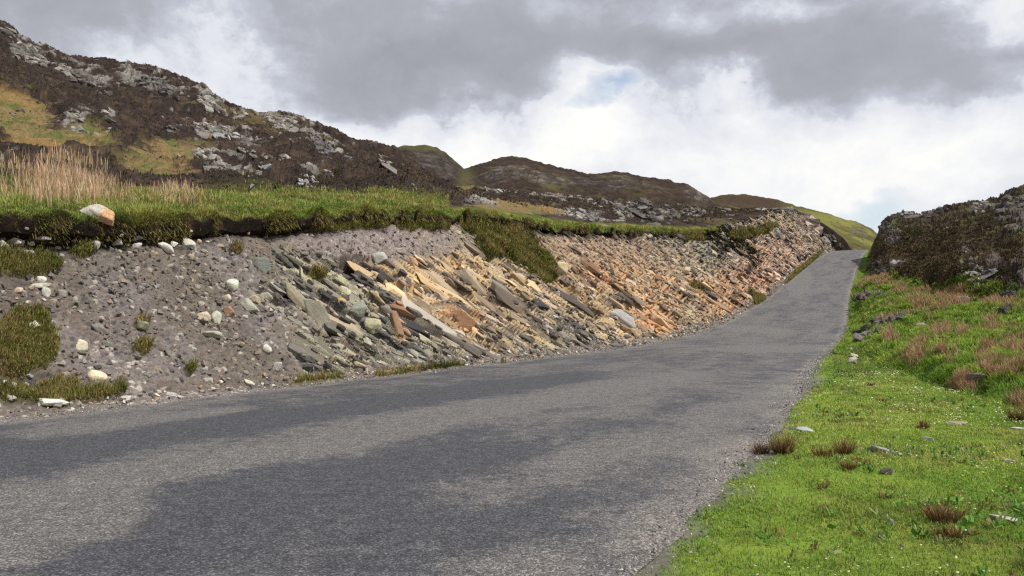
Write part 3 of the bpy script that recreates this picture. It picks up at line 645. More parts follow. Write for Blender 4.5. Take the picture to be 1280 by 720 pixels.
#@@PART2@@
# ------------------------------------------------------------------ shapes of stone
import bmesh
R = np.random.default_rng(7)
def hull_shape(seed, n=13, boxy=.55):
    r = random.Random(seed); bm = bmesh.new()
    for i in range(n):
        v = [r.uniform(-1, 1) for _ in range(3)]; l = math.sqrt(sum(a*a for a in v))+1e-6; m = max(abs(a) for a in v)
        k = (boxy/m+(1-boxy)/l)*r.uniform(.85, 1.0)
        bm.verts.new([a*k for a in v])
    g = bmesh.ops.convex_hull(bm, input=bm.verts[:])
    bmesh.ops.delete(bm, geom=[e for e in g['geom_interior'] if isinstance(e, bmesh.types.BMVert)], context='VERTS')
    bmesh.ops.triangulate(bm, faces=bm.faces[:]); bmesh.ops.recalc_face_normals(bm, faces=bm.faces[:])
    bm.verts.index_update(); V = np.array([v.co[:] for v in bm.verts]); Fa = np.array([[v.index for v in f.verts] for f in bm.faces]); bm.free()
    return V, Fa
ANG = [hull_shape(i, 10+i % 7, .7) for i in range(30)]
BLK = [hull_shape(200+i, 15+i % 8, .93) for i in range(30)]
SMALL = [hull_shape(100+i, 7, .4) for i in range(12)]
def ico(sub):
    bm = bmesh.new(); bmesh.ops.create_icosphere(bm, subdivisions=sub, radius=1); bm.verts.index_update()
    V = np.array([v.co[:] for v in bm.verts]); Fa = np.array([[v.index for v in f.verts] for f in bm.faces]); bm.free(); return V, Fa
ICO = ico(4)
def faceted(seed, planes=14, p=10, rough=.03):
    """one boulder: a ball cut by random planes, edges slightly worn, skin slightly pitted"""
    r = np.random.default_rng(seed); V, Fa = ICO
    n = r.normal(size=(planes, 3)); n /= np.linalg.norm(n, axis=1)[:, None]
    n = np.concatenate([n, (np.eye(3)+r.normal(0, .28, (3, 3))), (-np.eye(3)+r.normal(0, .28, (3, 3)))]); n /= np.linalg.norm(n, axis=1)[:, None]; h = r.uniform(.70, 1.0, len(n))
    d = np.clip(V@n.T, 0, None)/h; rad = 1/(np.sum(d**p, 1)**(1/p))
    P = V*rad[:, None]; s = seed*3.7
    P = P*(1+rough*fbm(P[:, 0]+s, P[:, 1], P[:, 2], scale=.35, oct=4, rough=.6, seed=seed % 97)[:, None])
    return P, Fa
def rotm(e):
    a, b, c = np.moveaxis(np.asarray(e), -1, 0); ca, sa, cb, sb, cc, s3 = np.cos(a), np.sin(a), np.cos(b), np.sin(b), np.cos(c), np.sin(c); o = 0*a; one = o+1
    Rx = np.stack([one, o, o, o, ca, -sa, o, sa, ca], -1).reshape(a.shape+(3, 3)); Ry = np.stack([cb, o, sb, o, one, o, -sb, o, cb], -1).reshape(a.shape+(3, 3)); Rz = np.stack([cc, -s3, o, s3, cc, o, o, o, one], -1).reshape(a.shape+(3, 3))
    return Rz@Ry@Rx
def chunks(pos, basis, size, colr, lib):
    """many stones: pos N3, basis N33 (columns are the stone's axes), size N3, colour N3"""
    Vs = []; Fs = []; Cs = []; b = 0; which = R.integers(0, len(lib), len(pos))
    for k in range(len(lib)):
        i = np.where(which == k)[0]
        if not len(i): continue
        V, Fa = lib[k]
        P = np.einsum('nij,nvj->nvi', basis[i], V[None]*size[i][:, None, :])+pos[i][:, None, :]
        Vs.append(P.reshape(-1, 3)); Fs.append((Fa[None]+b+(np.arange(len(i))*len(V))[:, None, None]).reshape(-1, 3)); b += len(V)*len(i)
        c = np.repeat(colr[i][:, None], len(V), 1)*R.uniform(.88, 1.12, (len(i), len(V), 1)); Cs.append(c.reshape(-1, 3))
    return np.concatenate(Vs), np.concatenate(Fs), np.concatenate(Cs)
def pick(weight, n):
    w = weight.ravel().astype(float); cw_ = np.cumsum(w); return np.searchsorted(cw_, R.uniform(0, cw_[-1], n)).clip(0, len(w)-1)
def cellarea(P):
    a = np.linalg.norm(np.gradient(P, axis=1), axis=-1); b = np.linalg.norm(np.gradient(P, axis=0), axis=-1); return a*b
def jitter(P, idx):
    nr, nc = P.shape[:2]; i = (idx//nc).clip(0, nr-2); j = (idx % nc).clip(0, nc-2); a = R.random(len(idx))[:, None]; b = R.random(len(idx))[:, None]
    return P[i, j]*(1-a)*(1-b)+P[i+1, j]*a*(1-b)+P[i, j+1]*(1-a)*b+P[i+1, j+1]*a*b

# bedrock slabs standing out of the cutting
Dbk = PBd[..., 1]
areaB = cellarea(PBd)
vis = (bank['pu'] > -60)*1.0+.12
def slabset(n, wmask, smin, smax, asp, lift, seed, tj=.30):
    w = areaB*wmask/np.maximum(Dbk, 4)**1.15*vis; i = pick(w, n); P = jitter(PBd, i)
    nc = PBd.shape[1]; col_i = i % nc; s = bs_[col_i]; N_ = Nb.reshape(-1, 3)[i]
    dd = np.maximum(P[:, 1], 6)
    tx_, ty_ = -bny[col_i], bnx[col_i]; along = np.stack([tx_, ty_, np.gradient(bz)[col_i]/np.gradient(bs_)[col_i]], -1)
    along /= np.linalg.norm(along, axis=1)[:, None]; up = np.cross(N_, along); up *= np.sign(up[:, 2:3]+1e-9)
    dp = np.arctan(dip[col_i])+R.normal(0, .05, n)
    e1 = along*np.cos(dp)[:, None]-up*np.sin(dp)[:, None]; e3 = N_+tj*R.normal(size=(n, 3)); e3 -= e1*np.sum(e1*e3, 1)[:, None]; e3 /= np.linalg.norm(e3, axis=1)[:, None]
    e2 = np.cross(e3, e1); B = np.stack([e1, e2, e3], -1)
    L = (smin+(smax-smin)*R.random(n)**2.2)*(dd/14)**.55; L = np.minimum(L, 2.0)
    sz = np.stack([L, L*asp[0]*R.uniform(.5, 1.4, n), L*asp[1]*R.uniform(.6, 1.5, n)], -1)*.5
    c = col.reshape(-1, 3)[i]; c = c*.9+.1*c.mean(1, keepdims=True)*[1.03, 1, .93]; k = R.uniform(.45, 1.3, n)[:, None]; c = c*k
    gk = R.random(n)[:, None]; gk = np.where(L[:, None] > .55, np.minimum(gk, .5), gk); c = np.where(gk > .88, c*.35+C(200, 192, 174)*.65, c); c = np.where(gk < .17, c*.3+C(66, 63, 64)*.6, c)
    P = P+N_*(L*asp[1]*lift)[:, None]
    return P, B, sz, c
batches = [slabset(850, (rocky > .5)*(1-bank['g'])*(.1+slabz), .4, 1.7, (.42, .12), -.1, 1, .12),
           slabset(7500, (rocky > .4)*(1+.4*far)*(1-bank['g'])*(1-.55*slabz), .12, .52, (.36, .24), .0, 2),
           slabset(24000, (rocky > .25)*(1-bank['g'])*(1-.5*slabz)*(1-.65*far), .03, .22, (.5, .4), .1, 3)]
VV = []; FF = []; CC = []; b = 0
for bt in batches:
    v, f, c = chunks(*bt, BLK); VV.append(v); FF.append(f+b); CC.append(c); b += len(v)
build('bedrock_slabs', np.concatenate(VV), np.concatenate(FF), np.clip(np.concatenate(CC), 0, .8), M_rock)['kind'] = 'structure'

# loose rubble nobody could count
def rubble(name, P, smin, smax, pw, colr, lib=SMALL, sink=.0, N_=None, mat=None, grow=.6):
    n = len(P); B = rotm(R.uniform(0, 6.28, (n, 3))); s = (smin+(smax-smin)*R.random(n)**pw)*(np.maximum(P[:, 1], 5)/10)**grow
    sz = s[:, None]*R.uniform(.6, 1.3, (n, 3))*.5
    if N_ is not None: P = P+N_*(s*sink)[:, None]
    v, f, c = chunks(P, B, sz, colr, lib); return v, f, np.clip(c, 0, .8)
def palc(n, cols, p): cc = np.array(cols)[R.choice(len(cols), n, p=p)]; return cc*R.uniform(.75, 1.25, (n, 1))
n = 42000; w = areaB*(1-.75*rocky)*(1-bank['g'])*vis*sstep(.03, .14, T)*(T < .96)/np.maximum(Dbk, 4)**1.2*(.35+.65*sstep(-.3, .4, fbm(A_, B_, scale=.7, oct=3, seed=501)))
i = pick(w, n); v1 = rubble('', jitter(PBd, i), .014, .10, 6, .5*sc_.reshape(-1, 3)[i]+.5*palc(n, [C(136, 128, 120), C(92, 88, 88), C(188, 180, 168), C(150, 128, 106), C(118, 104, 96)], [.32, .28, .07, .15, .18]), N_=Nb.reshape(-1, 3)[i], sink=.15)
n = 5000; w = areaB*(T > .05)*(T < .17)*vis/np.maximum(Dbk, 4)**1.1; i = pick(w, n)
v2 = rubble('', jitter(PBd, i), .015, .09, 4, palc(n, [C(160, 154, 144), C(110, 106, 104), C(205, 200, 190), C(176, 146, 112)], [.4, .25, .2, .15]), N_=Nb.reshape(-1, 3)[i], sink=.2)
o = build('scree', np.concatenate([v1[0], v2[0]]), np.concatenate([v1[1], v2[1]+len(v1[0])]), np.concatenate([v1[2], v2[2]]), M_rock)
tag(o, 'grey brown scree of small broken stones lying on the bank and along its foot', 'scree', kind='stuff')

# chippings along both road edges
n = 16000; s = 1.5+np.abs(R.random(n))**1.8*55; side = R.random(n) < .5
x, y, z, nx, ny = road(s); oo = np.where(side, RW/2+edge_jit(s, 11)-.04+R.normal(.0, .13, n), -RW/2-edge_jit(s, 3)-.03+R.normal(-.05, .16, n))
P = np.stack([x+nx*oo, y+ny*oo, z+.006], -1)
v, f, c = rubble('', P, .008, .028, 2, palc(n, [C(150, 146, 144), C(100, 98, 104), C(190, 186, 178)], [.45, .35, .2]), grow=.5)
tag(build('loose_chippings', v, f, c, M_rock), 'loose grey stone chippings scattered along the ragged edges of the road', 'gravel', kind='stuff')

# ------------------------------------------------------------------ blades, stalks and sprigs
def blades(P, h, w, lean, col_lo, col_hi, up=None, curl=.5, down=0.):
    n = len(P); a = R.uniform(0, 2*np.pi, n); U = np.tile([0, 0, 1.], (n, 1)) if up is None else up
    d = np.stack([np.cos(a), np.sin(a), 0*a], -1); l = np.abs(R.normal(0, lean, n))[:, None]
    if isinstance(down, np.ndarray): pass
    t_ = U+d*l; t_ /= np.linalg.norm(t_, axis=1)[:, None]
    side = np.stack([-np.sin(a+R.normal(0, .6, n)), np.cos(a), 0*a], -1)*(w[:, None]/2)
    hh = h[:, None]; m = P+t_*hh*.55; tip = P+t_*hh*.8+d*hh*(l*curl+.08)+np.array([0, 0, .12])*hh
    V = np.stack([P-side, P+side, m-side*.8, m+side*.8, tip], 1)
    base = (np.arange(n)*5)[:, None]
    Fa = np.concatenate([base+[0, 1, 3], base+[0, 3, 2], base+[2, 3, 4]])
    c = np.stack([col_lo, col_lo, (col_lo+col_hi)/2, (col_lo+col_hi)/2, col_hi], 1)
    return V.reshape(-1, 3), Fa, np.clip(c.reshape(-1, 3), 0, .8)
def emit(name, parts, mat, label=None, cat=None, kind='stuff', origin=None, group=None):
    b = 0; VV = []; FF = []; CC = []
    for v, f, c in parts: VV.append(v); FF.append(f+b); CC.append(c); b += len(v)
    o = build(name, np.concatenate(VV), np.concatenate(FF), np.concatenate(CC), mat, origin=origin); return tag(o, label, cat, group, kind)
def px_w(P, k): return np.maximum(P[:, 1], 1.5)*k/F                         # a width that stays visible at that distance
def sprigs(P, r, col_, k=7):
    n = len(P)*k; Q = np.repeat(P, k, 0); rr = np.repeat(r, k); a = R.uniform(0, 6.283, n); e = R.uniform(.15, 1.4, n)
    d = np.stack([np.cos(a)*np.cos(e), np.sin(a)*np.cos(e), np.sin(e)], -1); s_ = np.stack([-np.sin(a), np.cos(a), R.normal(0, .5, n)], -1)
    Q = Q+R.normal(0, .35, (n, 3))*rr[:, None]*[1, 1, .2]
    w_ = (rr*R.uniform(.18, .4, n))[:, None]; V = np.stack([Q-s_*w_*.5, Q+s_*w_*.5, Q+d*rr[:, None]*1.2+s_*w_*.6, Q+d*rr[:, None]*1.1-s_*w_*.6], 1)
    base = (np.arange(n)*4)[:, None]; Fa = np.concatenate([base+[0, 1, 2], base+[0, 2, 3]]); c = np.repeat(np.repeat(col_, k, 0)*R.uniform(.6, 1.4, (n, 1)), 4, 0)
    return V.reshape(-1, 3), Fa, np.clip(c, 0, .8)
areaV = cellarea(PBr)
# short cropped turf of the verge
offv = offR
n = 330000; w = areaV*(offv > -.12)*(RB < 158)/np.maximum(YB, 1.8)**1.75*(.02+sstep(-.04, .2, offv+.5*fB+.2*gB)*(.25+.75*sstep(-.45, -.05, fbm(XB, YB, scale=.6, oct=4, rough=.6, seed=445))))*(YB > .8)*(YB < 70)
i = pick(w, n); P = jitter(PBr, i); nn = fbm(P[:, 0], P[:, 1], scale=.9, oct=4, rough=.6, seed=601); nl = fbm(P[:, 0], P[:, 1], scale=3.5, oct=3, seed=603); nf = fbm(P[:, 0], P[:, 1], scale=.16, oct=2, seed=605)
h = (.010+.018*R.random(n)*(1+nf)+.016*np.clip(nn, 0, 1))*(1+P[:, 1]/50)
c = mixc(np.tile(C(150, 180, 72), (n, 1)), C(196, 202, 104), sstep(-.3, .5, nn+R.normal(0, .3, n))); c = mixc(c, C(100, 146, 54), sstep(.0, .6, -nl+R.normal(0, .25, n))*.7)
c = mixc(c, C(168, 152, 100), sstep(.35, .7, nn*.5-nl*.4+R.normal(0, .3, n))*.7); c = mixc(c, C(108, 100, 66), sstep(.45, .75, nf+.4*nn)*.5); c *= R.uniform(.6, 1.2, (n, 1))*(1-.25*sstep(-.1, .5, fbm(P[:, 0], P[:, 1], scale=.4, oct=3, seed=606)))[:, None]
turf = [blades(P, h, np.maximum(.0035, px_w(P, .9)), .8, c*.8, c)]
# rougher grass on the hillside beyond the ditch
n = 260000; wm = (RB > 150)*(RB < cragrow+14)*(offv > .1); w = areaV*wm/np.maximum(YB, 4)**1.55*(.3+sstep(-.3, .3, fB)); i = pick(w, n); P = jitter(PBr, i)
nn = fbm(P[:, 0], P[:, 1], scale=1.3, oct=4, rough=.6, seed=607); nl = fbm(P[:, 0], P[:, 1], scale=6, oct=3, seed=609)
h = (.05+.09*R.random(n))*(1+P[:, 1]/50); hump_i = hump[0].ravel()[i]
c = mixc(np.tile(C(134, 174, 62), (n, 1)), C(182, 196, 88), sstep(-.3, .5, nn+R.normal(0, .3, n))); c = mixc(c, C(62, 88, 36), sstep(.30, .62, hump_i+R.normal(0, .08, n))*.75)  # blades low between humps get a darker green as painted shade
c = mixc(c, C(160, 150, 92), sstep(.35, .8, nl+R.normal(0, .25, n))*.45); c *= R.uniform(.65, 1.2, (n, 1))
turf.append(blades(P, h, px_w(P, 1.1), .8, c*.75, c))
n = 1500; w = areaV*(offv > .25)*(RB < 150)*(YB > 2.2)*(YB < 22)/np.maximum(YB, 2)**1.6*sstep(.05, .4, fbm(XB, YB, scale=.9, oct=4, rough=.6, seed=447)); i = pick(w, n); P = jitter(PBr, i)+[0, 0, .012]
turf.append(sprigs(P, R.uniform(.014, .034, n)*(1+P[:, 1]/25), palc(n, [C(96, 138, 58), C(116, 148, 66), C(124, 112, 66), C(140, 150, 96)], [.4, .25, .2, .15]), 5))
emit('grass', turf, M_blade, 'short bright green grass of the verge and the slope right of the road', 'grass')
# russet moor grass stands on the hillside
RUS = [(1196, 390, 64, 12, 0, 2.6), (1225, 384, 40, 8, 4, 1.5), (1092, 355, 26, 6, 0, 1.2), (1122, 366, 12, 9, -20, .5), (1104, 413, 10, 12, -60, .5), (1175, 416, 14, 20, 0, 1.), (1146, 448, 13, 24, 10, 1.), (1183, 452, 12, 8, 0, .4),
       (1237, 450, 12, 22, 20, .9), (1265, 448, 18, 24, 20, 1.2), (1225, 486, 38, 10, 0, 1.6), (1257, 478, 22, 18, 0, 1.1), (1117, 434, 12, 9, 0, .4), (1208, 425, 9, 6, 0, .3), (1238, 413, 14, 9, -20, .5), (1275, 516, 12, 9, 0, .4), (1130, 395, 18, 6, -20, .4), (1160, 375, 18, 6, 0, .4)]
parts = []; rcl = worley(XB/(.5+YB*.03), YB/(.6+YB*.04), None, 441)
for (cx, cy, rx, ry, an, am) in RUS:
    m = ell(puB, pvB, cx, cy, rx, ry*.95, an, .8)**1.5*sstep(-.15, .45, fB)*(RB > 152)*(RB < cragrow+10)*(offv > .4)*sstep(.5, .3, rcl[0]); w = areaV*m/np.maximum(YB, 4)**1.3
    if w.sum() <= 0: continue
    n = int(1500*am); i = pick(w, n); P = jitter(PBr, i); h = (.12+.24*R.random(n))*(P[:, 1]/16)**.5
    c = palc(n, [C(204, 168, 132), C(184, 142, 108), C(220, 192, 158), C(156, 116, 86)], [.4, .25, .2, .15]); lo = palc(n, [C(128, 116, 66), C(120, 92, 64)], [.5, .5])
    parts.append(blades(P, h, px_w(P, .6), .24, lo, c))
emit('moor_grass', parts, M_dry, 'russet dead moor grass standing in patches on the green hillside', 'moor grass')
# grass over the lip and top of the left bank
areaA = cellarea(PA); NAf = NA.reshape(-1, 3)
topm = sstep(17, 24, U_+9*lipn+5*_cl)*(1-sstep(84, 112, U_))*(1-sstep(885, 915, puA)); topm = np.where(puA > 560, topm*(1-sstep(32, 50, U_+10*medn)), topm)
topm = topm*np.where(puA > 400, sstep(-.25, .15, medn+.5*_cl+.25), sstep(-.7, -.2, medn+.5*_cl))
n = 215000; w = areaA*topm*(puA > -220)/np.maximum(D_A if False else YA, 5)**1.5*(1+3*(1-sstep(22, 32, U_))); i = pick(w, n); P = jitter(PA, i); Ui = U_.ravel()[i]
nn = fbm(P[:, 0], P[:, 1], scale=1.0, oct=4, rough=.6, seed=611); pi_ = puA.ravel()[i]
_tf = sstep(-.25, .45, fbm(P[:, 0], P[:, 1], scale=.4, oct=2, seed=619))
h = (.03+.17*R.random(n)*(.25+1.1*_tf)*(.6+.7*sstep(-.4, .4, nn)))*(P[:, 1]/13)**.6*np.where(pi_ > 560, .5, np.where(pi_ > 300, .62, .85)); edge = 1-sstep(16, 28, Ui)
c = mixc(np.tile(C(140, 172, 70), (n, 1)), C(208, 206, 112), sstep(-.2, .5, nn+R.normal(0, .35, n))); c = mixc(c, C(200, 184, 128), sstep(.55, 1.0, R.random(n)+.3*nn+.15*sstep(30, 70, Ui))*.7); c = mixc(c, C(146, 142, 62), edge*.5); _ck = fbm(P[:, 0], P[:, 1], scale=.55, oct=3, rough=.6, seed=621)
c = mixc(c, C(176, 156, 96), sstep(.15, .5, -_ck+.4*nn)*.7); c = mixc(c, C(84, 96, 40), sstep(.1, .45, _ck)*.6); c *= R.uniform(.55, 1.2, (n, 1))*np.where(_tf < .3, .75, 1.)[:, None]  # gaps between tufts coloured darker, as if shaded by them
roadw = np.stack([bnx.mean()+0*h, bny.mean()+0*h, 0*h], -1)
upv = np.tile([0, 0, 1.], (n, 1))+roadw*(edge*R.uniform(.2, 1.4, n))[:, None]-np.array([0, 0, 1.])*(edge*R.uniform(0, .9, n))[:, None]
upv /= np.linalg.norm(upv, axis=1)[:, None]+1e-6
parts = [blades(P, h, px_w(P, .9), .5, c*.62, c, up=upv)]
# roots and dead blades hanging from the torn edge
n = 4500; w = areaA*(U_ > 6)*(U_ < 20)*(puA > -60)*(1-.6*sstep(500, 600, puA))*(puA < 880)/np.maximum(YA, 5)**1.4*sstep(-.2, .3, _cl+lipn); i = pick(w, n); P = jitter(PA, i)
up = np.stack([bnx.mean()+R.normal(0, .25, n), bny.mean()+R.normal(0, .25, n), -R.uniform(.6, 1.8, n)], -1); up /= np.linalg.norm(up, axis=1)[:, None]
parts.append(blades(P, (.04+.15*R.random(n)**2.2)*(P[:, 1]/12)**.6, px_w(P, .7), .3, palc(n, [C(120, 108, 60), C(96, 112, 46), C(88, 66, 46)], [.4, .3, .3]), palc(n, [C(176, 156, 104), C(140, 150, 70), C(110, 84, 58)], [.4, .3, .3]), up=up, curl=-.4))
# clumps growing on the cutting itself
n = 90000; w = areaB*(bank['g']**1.5)*vis/np.maximum(Dbk, 5)**1.4; i = pick(w, n); P = jitter(PBd, i); nn = fbm(P[:, 0], P[:, 1], P[:, 2], scale=.6, oct=4, rough=.6, seed=613)
h = (.04+.16*R.random(n)**1.5)*(P[:, 1]/11)**.6; c = mixc(np.tile(C(132, 140, 64), (n, 1)), C(192, 172, 112), sstep(-.2, .4, nn+R.normal(0, .3, n))); c = mixc(c, C(160, 124, 84), sstep(.55, .95, R.random(n)+.3*nn)*.6); c = mixc(c, C(64, 78, 34), sstep(.0, .5, fbm(P[:, 0], P[:, 1], P[:, 2], scale=.9, oct=3, seed=617))*.7); c *= R.uniform(.55, 1.2, (n, 1))
nb_ = Nb.reshape(-1, 3)[i]; up = nb_*.7+np.array([0, 0, .45]); up /= np.linalg.norm(up, axis=1)[:, None]
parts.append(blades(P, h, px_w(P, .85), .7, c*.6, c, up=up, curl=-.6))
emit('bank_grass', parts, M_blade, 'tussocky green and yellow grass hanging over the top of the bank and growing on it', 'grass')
# pale dead stalks standing on the bank top
parts = []
for (cx, cy, rx, ry, am, hh) in [(20, 250, 40, 12, 1.1, .55), (70, 249, 34, 12, 2.4, .70), (108, 250, 24, 11, 1.5, .64), (145, 252, 26, 9, .5, .42), (218, 253, 30, 8, 1.0, .40), (175, 254, 30, 7, .25, .3), (330, 250, 90, 5, .06, .22)]:
    w = areaA*ell(puA, pvA, cx, cy, rx, ry, 0, .7)*(U_ > 24); n = int(8500*am); i = pick(w, n); P = jitter(PA, i)
    cl = .55+.6*sstep(-.5, .5, fbm(P[:, 0], P[:, 1], scale=.5, oct=3, seed=615))
    h = hh*R.uniform(.45, 1.1, n)*cl*(P[:, 1]/15)**.4; c = palc(n, [C(228, 190, 164), C(212, 166, 140), C(236, 208, 182), C(176, 130, 104)], [.4, .3, .15, .15]); lo = palc(n, [C(176, 152, 108), C(130, 134, 70)], [.7, .3])
    parts.append(blades(P, h, px_w(P, .8), .11, lo, c))
emit('dead_grass_stalks', parts, M_dry, 'tall straw coloured dead grass standing on top of the left bank', 'dead grass')
# heather sprigs
n = 20000; w = areaV*crg*(1-.9*rockB)*(RB < cragrow+30+120)*(puB > 1080)*(puB < 1400)/np.maximum(YB, 20)**1.6; i = pick(w, n); P = jitter(PBr, i); nn = fbm(P[:, 0], P[:, 1], P[:, 2], scale=4, oct=4, seed=621)
c = mixc(np.tile(C(80, 68, 54), (n, 1)), C(112, 96, 70), sstep(-.2, .4, nn+R.normal(0, .3, n))); c = mixc(c, C(74, 84, 42), sstep(.1, .5, -nn+R.normal(0, .2, n))*.6)
parts = [sprigs(P, (.06+.12*R.random(n))*(P[:, 1]/70)**.6, c)]
n = 30000; w = areaA*sstep(84, 120, U_)*(1-.9*rockA)*(1-.9*ga)*(puA > -40)*(YA < 190)/np.maximum(YA, 20)**1.7; i = pick(w, n); P = jitter(PA, i); nn = fbm(P[:, 0], P[:, 1], P[:, 2], scale=4, oct=4, seed=623)
c = mixc(np.tile(C(62, 53, 47), (n, 1)), C(104, 87, 70), sstep(-.2, .4, nn+R.normal(0, .3, n))); c = mixc(c, C(100, 94, 58), sstep(.2, .6, -nn+R.normal(0, .25, n))*.6)
parts.append(sprigs(P, (.05+.09*R.random(n))*(P[:, 1]/60)**.7, c, 5))
n = 4000; w = areaB*bank['h']**2/np.maximum(Dbk, 5)**1.2; i = pick(w, n); P = jitter(PBd, i); c = palc(n, [C(56, 50, 38), C(78, 72, 46), C(60, 72, 36)], [.5, .3, .2]); parts.append(sprigs(P, (.10+.12*R.random(n))*(P[:, 1]/50)**.6, c, 5))
emit('heather', parts, M_heath, 'dark brown heather covering the moor and the crag beyond the road', 'heather')
# daisies
n = 1500; w = areaV*(offv > .35)*(RB < 150)*(YB > 2.5)*(YB < 16)/np.maximum(YB, 2)**1.5*sstep(.0, .5, fbm(XB, YB, scale=.8, oct=3, seed=631)+.1); i = pick(w, n); P = jitter(PBr, i)+[0, 0, .035]
r = R.uniform(.002, .0042, n)*(1+P[:, 1]/6); a = np.arange(6)/6*2*np.pi; ring = np.stack([np.cos(a), np.sin(a), 0*a], -1); tl = R.normal(0, .3, (n, 3)); tl[:, 2] = 0
V = P[:, None]+ring[None]*r[:, None, None]; V[..., 2] += (ring[None]*tl[:, None]).sum(-1)*r[:, None]
V = np.concatenate([V, P[:, None]+[0, 0, .002]], 1); base = (np.arange(n)*7)[:, None]; Fa = np.concatenate([np.concatenate([base+k, base+(k+1) % 6, base+6], 1) for k in range(6)])
cc = np.full((n, 7, 3), .78); cc[:, 6] = C(230, 200, 60); emit('daisies', [(V.reshape(-1, 3), Fa, cc.reshape(-1, 3))], M_dry, 'tiny white daisies dotted through the verge grass', 'daisies')

# ------------------------------------------------------------------ separate stones
def stone(px, py, w, h, rgb, rot, label, name='stone', round_=.5, group=None, embed=.25, cat=None, patch=None, deep=.8, seed=None):
    q = hit(px, py+h*.25)
    if q is None: return None
    P, N_, dist = q; D_ = P.y; mpp = dist/F*.98
    seed = int(abs(px*13+py*7)) if seed is None else seed
    V, Fa = faceted(seed, 9 if round_ < .7 else 16, 18-8*round_, .09)
    V = V*np.array([w/2*mpp*1.08, (w+h)/4*mpp*deep, h/2*mpp*1.08])
    a = math.radians(-rot); ca, sa = math.cos(a), math.sin(a); V = V@np.array([[ca, 0, sa], [0, 1, 0], [-sa, 0, ca]])
    yaw = -math.atan2(P.x, P.y); cy, sy = math.cos(yaw), math.sin(yaw); V = V@np.array([[cy, sy, 0], [-sy, cy, 0], [0, 0, 1.]])
    d = Vector(pixdir(px, py)).normalized()
    centre = np.array(Vector((0, 0, H0))+d*dist)+np.array(N_)*(min(w, h)*mpp*(.16-embed))
    n1 = fbm(V[:, 0]+px, V[:, 1], V[:, 2], scale=max(w*mpp*.5, .02), oct=4, rough=.65, seed=seed % 71)
    rgb = tuple(.72*a+.28*b for a, b in zip(rgb, (sum(rgb)/3*1.03, sum(rgb)/3, sum(rgb)/3*.93)))
    c = np.tile(C(*rgb), (len(V), 1))*(1+.34*n1)[:, None]; c = mixc(c, C(110, 104, 92), sstep(.25, .6, n1)*.5)
    if patch: c = mixc(c, C(*patch[0]), sstep(patch[1]-.2, patch[1]+.15, V[:, 0]/(w/2*mpp)+.9*n1)*.8)
    base = centre-np.array([0, 0, h*mpp*.3])
    o = build(name, V+centre, Fa, np.clip(c, 0, .8), M_rock, round_ > .6, origin=base)
    tag(o, label, cat or name, group); return o
